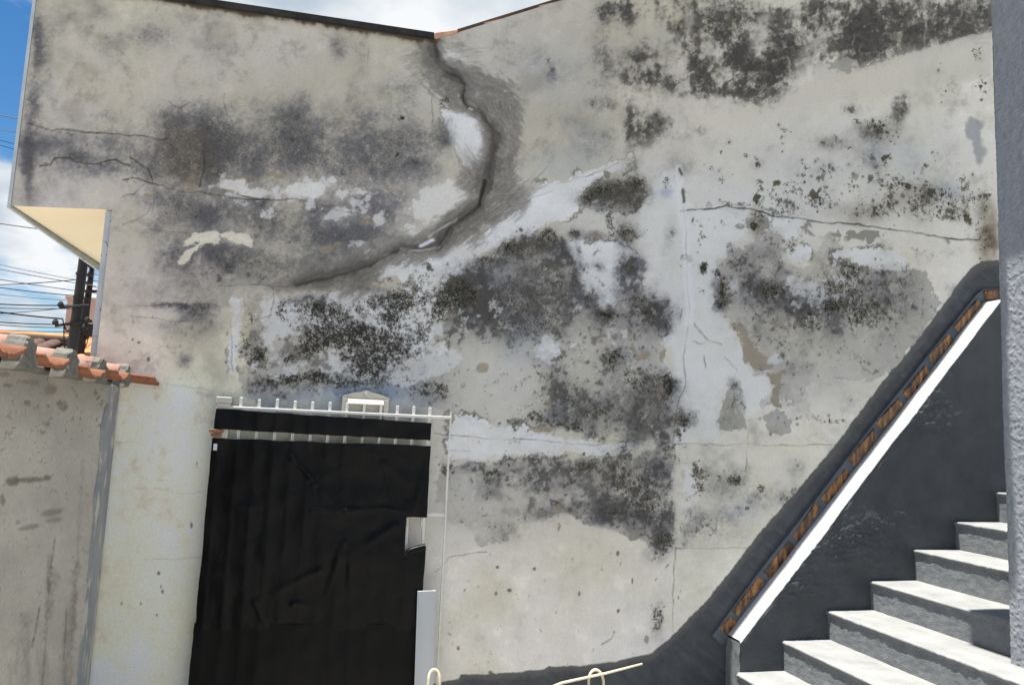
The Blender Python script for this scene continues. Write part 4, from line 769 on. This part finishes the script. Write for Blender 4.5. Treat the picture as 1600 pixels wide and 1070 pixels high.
def strip():
    zs = np.linspace(.0, 1.70, 120); rs = np.random.RandomState(3)
    w = .18 + .05 * fbm(zs * 100, zs * 0, 12, 711, 5); co = []
    for z, ww in zip(zs, w): co += [(-.790, -.0105, z), (-.790, -.05, z), (-.7925, -ww, z), (-.80, -ww - .004, z)]
    return raw('painted_edge', co, gridq(len(zs), 4, True), M['greystrip'], bw, True)
strip()
b = MB(); b.box(-1.0, -.775, -3.4, -.02, 1.695, 1.722, .01); b.build('mortar_bed', M['mortar'], bw)
CY = [-3.19, -2.82, -2.45, -2.08, -1.71, -1.345, -.97, -.625, -.235]
def mortar_end(parent, x, y, z, seed):
    rs = random.Random(seed); b = MB(); pts = []
    for q in range(11):
        a = math.pi * q / 10; r = .058 + rs.uniform(-.006, .004)
        pts.append((math.cos(a) * r * 1.0, math.sin(a) * r * .98 - .012))
    pts = [(.070, -.050), (.060, -.030)] + pts + [(-.058, -.030), (-.066, -.052)]
    f = [b.b.verts.new((x, y + p[0], z + p[1])) for p in pts]; g_ = [b.b.verts.new((x + .042 + rs.uniform(-.005, .008), y + p[0] * .9, z + p[1] * .95)) for p in pts]
    n = len(pts); b.b.faces.new(f); b.b.faces.new(g_[::-1])
    for k in range(n): b.b.faces.new((f[k], g_[k], g_[(k + 1) % n], f[(k + 1) % n]))
    bmesh.ops.bevel(b.b, geom=[e for e in b.b.edges if all(v in g_ for v in e.verts)], offset=.008, segments=2, profile=.5, affect='EDGES')
    return b.build('mortar_end', M['mortar'], parent)
cap0 = None
for k, y in enumerate(CY):
    rs = random.Random(40 + k)
    c = tile('cap_tile', .058, .054, .34, M['pinkclay'], bw, n=11, jit=.0012, seed=k)
    c.rotation_euler = (0, math.radians(2 + rs.uniform(-1.5, 1.5)), rs.uniform(-.04, .04)); c.location = (-1.08, y, 1.737 + rs.uniform(-.004, .004)) 
    mo = mortar_end(None, -.758, y, 1.738, 80 + k); mo.parent = c
    bpy.context.view_layer.update(); mo.matrix_parent_inverse = c.matrix_world.inverted()
    d = tile('channel_tile', .19, .20, .40, M['clay'], bw, True, 11, .0015, 20 + k, math.radians(58))
    d.rotation_euler = (0, math.radians(3 + rs.uniform(-1, 2)), rs.uniform(-.05, .05)); d.location = (-1.075 + (.05 if k == len(CY) - 1 else rs.uniform(-.01, .012)), y + .18, 1.926)

# ------------------------------------------------------------------ gate leaf against the wall
gate = empty('gate', (.13, -.07, 0)); tag(gate, 'white barred metal gate covered with black plastic sheeting', 'gate')
b = MB(); b.box(-.374, .658, -.076, -.064, 1.620, 1.633, .002); b.build('top_rail', M['whitemetal'], gate)
b = MB(); b.box(-.374, .658, -.074, -.064, 1.168, 1.180, .002); b.build('rail', M['whitemetal'], gate)
b = MB(); b.box(-.374, .658, -.074, -.064, .080, .094, .002); b.build('rail', M['whitemetal'], gate)
bar0 = None
for k in range(12):
    x = -.287 + k * .0768
    if bar0 is None:
        b = MB(); b.box(-.0065, .0065, -.0062, .0062, .095, 1.672, .002); bar0 = b.build('bar', M['whitemetal']); bar0.parent = gate; o = bar0
    else:
        o = bar0.copy(); C.objects.link(o)
    o.parent = gate; o.matrix_parent_inverse = Matrix.Translation(-Vector(gate.location)); o.location = (x, -.0575, random.Random(k).uniform(-.004, .003))
b = MB(); b.box(.654, .661, -.072, -.062, .05, 1.655); b.build('stile', M['whitemetal'], gate)
b = MB(); b.box(-.378, -.368, -.072, -.062, .05, 1.62); b.build('stile', M['whitemetal'], gate)
b = MB(); b.box(-.405, -.345, -.095, -.075, 1.516, 1.531, .003); b.box(-.398, -.352, -.092, -.074, 1.498, 1.512, .003); b.build('hinge', M['rust'], gate)
def film(name, left, right, ztop, zbot, m_, seed, nx=190, nz=200, hole=None, y0=-.086, folds=()):
    xs = np.linspace(0, 1, nx); zs = np.linspace(0, 1, nz)
    I, J = np.meshgrid(xs, zs, indexing='ij')
    zt = np.interp(xs, [0, 1], ztop); zb = np.interp(xs, [0, 1], zbot)
    X = left + (right - left) * I; Z = zb[:, None] + (zt - zb)[:, None] * J
    X = X + .004 * fbm(Z * 100, X * 0 + seed, 14, 800 + seed, 3) * (np.abs(I - .5) * 2) ** 4
    Z = Z + .003 * fbm(X * 100, X * 0, 10, 810 + seed, 3) * (np.abs(J - .5) * 2) ** 6
    ph = (X + .287) / .0768
    y = .0006 * np.cos(2 * np.pi * ph) + .0012 * np.exp(-(((ph - np.round(ph)) * .0768 / .011) ** 2)) * (.6 + .6 * fbm(X * 100, Z * 40, 25, 840 + seed, 2)) + .012 * fbm(X * 100, Z * 100, 26, 820 + seed, 3) + .0018 * fbm(X * 100, Z * 35, 6, 830 + seed, 3)
    for (ax, az, bx, bz, w, h) in folds:
        ex, ez = bx - ax, bz - az; l2 = ex * ex + ez * ez; t = np.clip(((X - ax) * ex + (Z - az) * ez) / l2, 0, 1)
        s_ = ((X - ax) * -ez + (Z - az) * ex) / math.sqrt(l2); dd = np.hypot(X - ax - t * ex, Z - az - t * ez)
        s_ = s_ + .012 * fbm(X * 100, Z * 100, 9, 850 + seed, 3); y = y + h * 1.25 * np.exp(-(dd / (w * 1.1)) ** 2) * (1 - .75 * t) * (.6 + .5 * fbm(X * 100, Z * 100, 8, 860 + seed, 2))
    q = gridq(nx, nz)
    if hole is not None:
        cx = X.ravel()[q].mean(1); cz = Z.ravel()[q].mean(1)
        q = q[~hole(cx, cz)]
    co = np.stack([X.ravel(), (y0 - y).ravel(), Z.ravel()], 1)
    return raw(name, co, q, m_, gate, True)
film('sheet_strip', -.387, .564, (1.620, 1.597), (1.531, 1.516), M['plastic'], 1, 160, 30, y0=-.086)
hole = lambda x, z: (x > .470) & (z < 1.164) & (z > .985 + .05 * np.sqrt(np.clip((x - .47) / .09, 0, 1)))
F = [(-.05, 1.42, .17, 1.19, .012, .006), (.05, 1.19, .20, 1.188, .010, .008), (.20, 1.188, .36, 1.205, .012, .009), (.36, 1.205, .47, 1.188, .008, .006), (.50, 1.19, .55, 1.42, .012, .007), (.30, 1.45, .50, 1.30, .02, .006), (.42, 1.12, .10, .93, .018, .006), (.10, .93, -.16, .80, .016, .006), (-.16, .80, -.10, .68, .010, .005), (.0, .79, .20, .76, .012, .006), (-.3, 1.19, -.18, 1.205, .01, .005), (.2, 1.05, .13, .80, .014, .005), (.23, 1.03, .24, .76, .014, .005), (.35, 1.4, .42, 1.2, .014, .006), (.05, 1.3, .06, 1.2, .01, .004)]
film('sheet', -.390, .567, (1.491, 1.492), (.690, .655), M['plastic'], 2, 210, 190, hole, -.092, F)
film('lower_sheet', -.398, .558, (.715, .685), (.03, .02), M['plastic2'], 3, 160, 110, None, -.084)
b = MB()   # torn flap curling over at the latch hole
prev = None
for k in range(9):
    a = math.pi * k / 8 * .9; row = [b.b.verts.new((.474 + .09 * t, -.094 - .016 * math.sin(a), 1.0 + .035 * t ** .5 + .018 * (1 - math.cos(a)) * -1 + .012)) for t in np.linspace(0, 1, 7)]
    if prev:
        for i in range(6): b.b.faces.new((prev[i], prev[i + 1], row[i + 1], row[i]))
    prev = row
b.build('torn_flap', M['plastic'], gate, True)
b = MB(); b.box(-.381, -.366, -.1015, -.099, 1.440, 1.468); b.build('sticker', M['sticker'], gate)
for x in (.474, .540):
    b = MB(); b.box(x, x + .012, -.075, -.063, 1.118, 1.162, .002); b.build('latch', M['mailcream'], gate)
# hinge pier
gp = empty('gate_pier', (-.358, -.06, 0)); tag(gp, 'short white masonry pier at the hinge side of the gate', 'pier')
b = MB(); b.box(-.386, -.330, -.078, .0, 0, 1.645, .003); b.build('shaft', M['render'], gp)
b = MB(); b.box(-.389, -.326, -.083, -.001, 1.6455, 1.672, .003); b.build('cap', M['render'], gp)

# ------------------------------------------------------------------ mailbox
mb = empty('mailbox', (.257, -.03, 1.6)); tag(mb, 'cream wall mailbox with curved pediment behind the gate bars', 'mailbox')
b = MB(); b.box(.152, .362, -.040, -.003, 1.56, 1.700, .003); b.build('body', M['mailcream'], mb)
pts = [(.146, 1.6985)]
for t in np.linspace(0, 1, 25):
    x = .150 + .214 * t; s_ = abs(t - .5) * 2
    h = 1.706 + .022 * (1 - s_ ** 2) * (1 if s_ < .75 else max(0, (1 - s_) / .25) ** .7) + (.010 * math.sqrt(max(0, 1 - (s_ / .13) ** 2)) if s_ < .13 else 0)
    pts.append((x, h))
pts.append((.368, 1.6985))
b = MB(); b.prism(pts, -.044, -.003, .0015); b.build('pediment', M['mailcream'], mb)
b = MB(); b.tube([(.257, -.050, 1.718), (.257, -.043, 1.718)], [.008, .012], 12); b.build('rosette', M['mailcream'], mb, True)
for x in (.150, .340):
    b = MB(); b.box(x, x + .024, -.050, -.038, 1.56, 1.697, .003); b.build('pilaster', M['mailcream'], mb)
b = MB(); b.box(.174, .340, -.0035, .0035, -.016, .016, .002)
for v in b.b.verts: v.co = Vector((v.co.x, -.057 + v.co.y * .77 + v.co.z * .64 , 1.681 + v.co.z * .77 - v.co.y * .64))
b.build('flap', M['mailcream'], mb)
b = MB(); b.box(.184, .330, -.046, -.0405, 1.622, 1.634, .001); b.build('slot', M['rust'], mb)

# ------------------------------------------------------------------ board, cane hoops and stick
bd = MB(); bd.box(-.042, .042, -.006, .006, 0, .842, .0015); o = bd.build('board', M['board']); o.location = (.598, -.14, .0); o.rotation_euler = (math.radians(-1.8), math.radians(-1.2), 0)
tag(o, 'narrow pale grey board standing upright against the gate edge', 'board')
b = MB(); b.box(-.040, -.037, -.008, -.0062, .02, .835); b.box(.033, .040, -.0085, -.0062, .0, .84); l = b.build('edge_lip', M['board']); l.parent = o
rr = MB()
def hoop(x, y, ztop, w, label, tilt):
    b = MB(); r = w / 2; pts = [(x - r, y, 0)] + [(x - r - .01 * math.sin(t * 3), y + tilt * t, (ztop - r) * t) for t in (.3, .6, .85)]
    pts += [(x + r * math.cos(a), y + tilt + .01 * math.sin(a), ztop - r * 1.4 + r * 1.4 * math.sin(a)) for a in np.linspace(math.pi, 0, 15)]
    pts += [(x + r + .012 * math.sin(t * 3), y + tilt * t, (ztop - r) * t) for t in (.85, .6, .3)] + [(x + r, y, 0)]
    b.tube(pts, .0046, 8); o = b.build('cane_hoop', M['cane'], None, True); tag(o, label, 'hoop', 'cane hoops in the yard'); return o
hoop(.437, -1.2, .838, .034, 'narrow pale cane hoop in front of the grey board', .01)
hoop(.967, -1.2, .822, .052, 'wider pale cane hoop carrying the thin stick', -.01)
b = MB(); b.tube([(.30, -1.215, .625), (.6, -1.213, .708), (.85, -1.211, .790), (1.0, -1.211, .813), (1.128, -1.212, .838)], [.005, .0048, .0046, .0042, .0034], 8); tag(b.build('cane_stick', M['cane'], None, True), 'thin straight pale cane stick lying through the hoops', 'stick')

# ------------------------------------------------------------------ street behind
b = MB(); b.box(-60, -1.9, 8.5, 13, -.3, .02); b.box(-60, -1.6, 6.5, 13.0, -.3, .012); tag(b.build('road', M['road']), kind='structure')
up = empty('utility_pole', (-3.23, 8, 0)); tag(up, 'thick dark utility pole standing nearest, under the eave', 'utility pole', 'utility poles in the street')
b = MB(); b.tube([(-3.235, 8, 0), (-3.23, 8, 2.4), (-3.21, 8, 3.9), (-3.16, 8, 7.6)], [.072, .066, .060, .05], 14); b.build('pole', M['pole'], up, True)
for z in (2.72, 2.78, 2.98, 3.12, 3.45):
    b = MB(); b.tube([(-3.222, 8, z), (-3.222, 8, z + .03)], .070, 14); b.build('clamp_band', M['pole'], up)
b = MB(); b.tube([(-3.42, 7.9, 2.96), (-3.05, 7.9, 3.02)], .02, 6); b.tube([(-3.45, 7.92, 2.70), (-3.0, 7.92, 2.80)], .022, 6); b.build('bracket', M['pole'], up)
for x, z in ((-3.40, 2.99), (-3.44, 2.74), (-3.05, 2.80), (-3.07, 2.70)):
    b = MB(); b.tube([(x, 7.88, z - .03), (x, 7.88, z), (x, 7.88, z + .05)], [.03, .042, .02], 10); b.build('insulator', M['pole'], up, True)
up2 = empty('utility_pole', (-4.78, 14, 0)); tag(up2, 'thinner dark utility pole with a transformer, farther off', 'utility pole', 'utility poles in the street')
b = MB(); b.tube([(-4.80, 14, 0), (-4.765, 14, 2.4), (-4.73, 14, 3.45), (-4.70, 14, 4.62)], [.10, .085, .075, .05], 10); b.build('pole', M['pole'], up2, True)
b = MB(); b.box(-4.72, -4.25, 13.85, 14.15, 3.10, 3.36, .03); b.build('transformer', M['pole'], up2)
b = MB(); b.tube([(-4.72, 13.95, 2.95), (-4.12, 13.95, 3.95)], .03, 6); b.tube([(-4.95, 13.95, 4.05), (-4.3, 13.95, 4.1)], .03, 6); b.tube([(-5.0, 13.95, 3.2), (-4.1, 13.95, 3.12)], .04, 6); b.build('cross_arm', M['pole'], up2)
for k, z in enumerate((4.62, 4.42, 4.24, 4.06, 3.9)):
    b = MB(); b.tube([(-4.70, 13.9, z - .05), (-4.70, 13.9, z), (-4.70, 13.9, z + .06)], [.05, .075, .03], 8); b.build('insulator', M['pole'], up2, True)
rs = random.Random(9)
def wire(p, q, sag, r, label):
    p = Vector(p); q = Vector(q); b = MB()
    b.tube([p.lerp(q, t) - Vector((0, 0, sag * 4 * t * (1 - t))) for t in np.linspace(0, 1, 13)], r, 4); o = b.build('power_line', M['wire'])
    tag(o, label, 'wire', 'overhead wires in the street'); return o
def far(px, py, Y):
    r = RC.T @ np.array([(px - 800) / FOC, (py - 535) / FOC, 1.0]); return tuple(CAM + r * (Y - CAM[1]) / r[1])
WL = [('topmost black wire, touching the wall corner', (-40, 170), (60, 190), 8, .010), ('second wire down beside the upper wall corner', (-40, 196), (60, 209), 9, .008), ('third wire down beside the upper wall corner', (-40, 208), (60, 232), 9, .007), ('fourth wire down, close under the third', (-40, 214), (60, 242), 9, .007),
      ('dark wire crossing just below the soffit', (-60, 339), (120, 364), 8, .012), ('thin pale wire over the bright cloud', (-60, 400), (135, 440), 13, .010), ('wire passing behind the pole head', (-60, 408), (150, 447), 11, .012), ('wire just under the second street wire', (-60, 426), (150, 458), 11, .010),
      ('wire rising to the pole, dipping in the middle', (-60, 446), (119, 437), 8, .011), ('wire below the one that rises to the pole', (-60, 440), (119, 462), 8, .010), ('faint wire above the thick bundle', (-60, 452), (118, 470), 9, .008), ('dark wire to the upper bracket', (-60, 471), (108, 477), 8, .013),
      ('wire just below the upper bracket wire', (-60, 478), (118, 482), 9, .009), ('thick sagging cable ending at the lower bracket', (-60, 478), (98, 498), 8, .016), ('thin cable under the thick sagging cable', (-60, 492), (112, 480), 8, .008), ('wire level with the lower bracket', (-60, 498), (104, 507), 8, .012), ('wire below the lower bracket', (-60, 502), (104, 512), 8, .009), ('lowest wire, just above the dark roof', (-60, 512), (118, 518), 8, .008),
      ('short wire right of the far pole, topmost', (137, 425), (200, 440), 14, .012), ('short wire right of the far pole, second', (137, 437), (200, 444), 14, .012), ('short wire right of the far pole, third', (137, 446), (200, 456), 14, .012), ('short wire right of the far pole, lowest', (137, 455), (200, 466), 14, .012)]
for lb, a_, b_, Y, r in WL: wire(far(*a_, Y), far(*b_, Y), .02, r * .6, lb)
for k, (a_, b_, s_) in enumerate((((98, 498), (112, 512), .1), ((100, 505), (104, 545), .12), ((128, 500), (140, 520), .3), ((140, 470), (128, 505), .3))):
    wire(far(*a_, 8), far(*b_, 8), s_, .008, ('short slack cable under the lower bracket', 'slack cable hanging left of the near pole', 'looped cable between the poles', 'cable dropping from the far pole')[k])
ph = empty('pink_building', (-7.6, 25, 0)); tag(ph, 'tall faded pink building behind the utility poles', 'building')
b = MB(); b.box(-8.30, -5.2, 25, 33, 0, 5.28); b.build('wall', M['pinkwall'], ph)
b = MB(); b.box(-8.36, -5.15, 24.95, 33, 5.285, 5.40); b.build('parapet', M['pinkwall'], ph)
def tiled_house(x0, x1, y, zr, depth, drop, m1, label, name, pitch=.26):
    h = empty(name, ((x0 + x1) / 2, y, 0)); tag(h, label, 'house')
    b = MB(); b.box(x0 + .1, x1 - .1, y + .1, y + depth * 2 - .2, 0, zr - drop - .08); b.build('wall', M['pinkwall'], h)
    sl = math.hypot(depth, drop); a = math.atan2(drop, depth); first = None; n = int((x1 - x0) / pitch)
    for k in range(n):
        for r_ in range(2):
            if first is None:
                v, f = barrel(pitch * .50, pitch * .50, sl * .52, .02, 7); v = np.stack([v[:, 1], v[:, 0], v[:, 2] * .62], 1)
                first = raw('roof_tile', v, f, m1, h); o = first
            else:
                o = first.copy(); C.objects.link(o)
            s0 = r_ * .49 * sl
            o.location = Vector((x0 + (k + .5) * pitch, y + s0 * math.cos(a), zr - drop + s0 * math.sin(a) + (0.012 * r_ if r_ == 0 else -.012))); o.rotation_euler = (a, 0, 0)
    b = MB(); b.prism([(y, zr - drop - .05), (y + depth, zr - .05), (y + depth * 2, zr - drop - .05)], x0, x1)
    for v in b.b.verts: v.co = Vector((v.co.y, v.co.x, v.co.z))
    b.build('roof_slab', m1, h)
    b = MB(); b.tube([(x0, y + depth, zr + .02), (x1, y + depth, zr + .02)], .1, 8); b.build('ridge', m1, h, True)
    return h
tiled_house(-8.2, -3.4, 13.2, 3.12, 2.2, .72, M['orange'], 'neighbouring house with a bright orange tiled roof behind the poles', 'tiled_house')
tiled_house(-9.5, -4.45, 10.9, 2.80, 1.3, .32, M['darkroof'], 'low house with a dark weathered tile ridge at the far left', 'tiled_house')
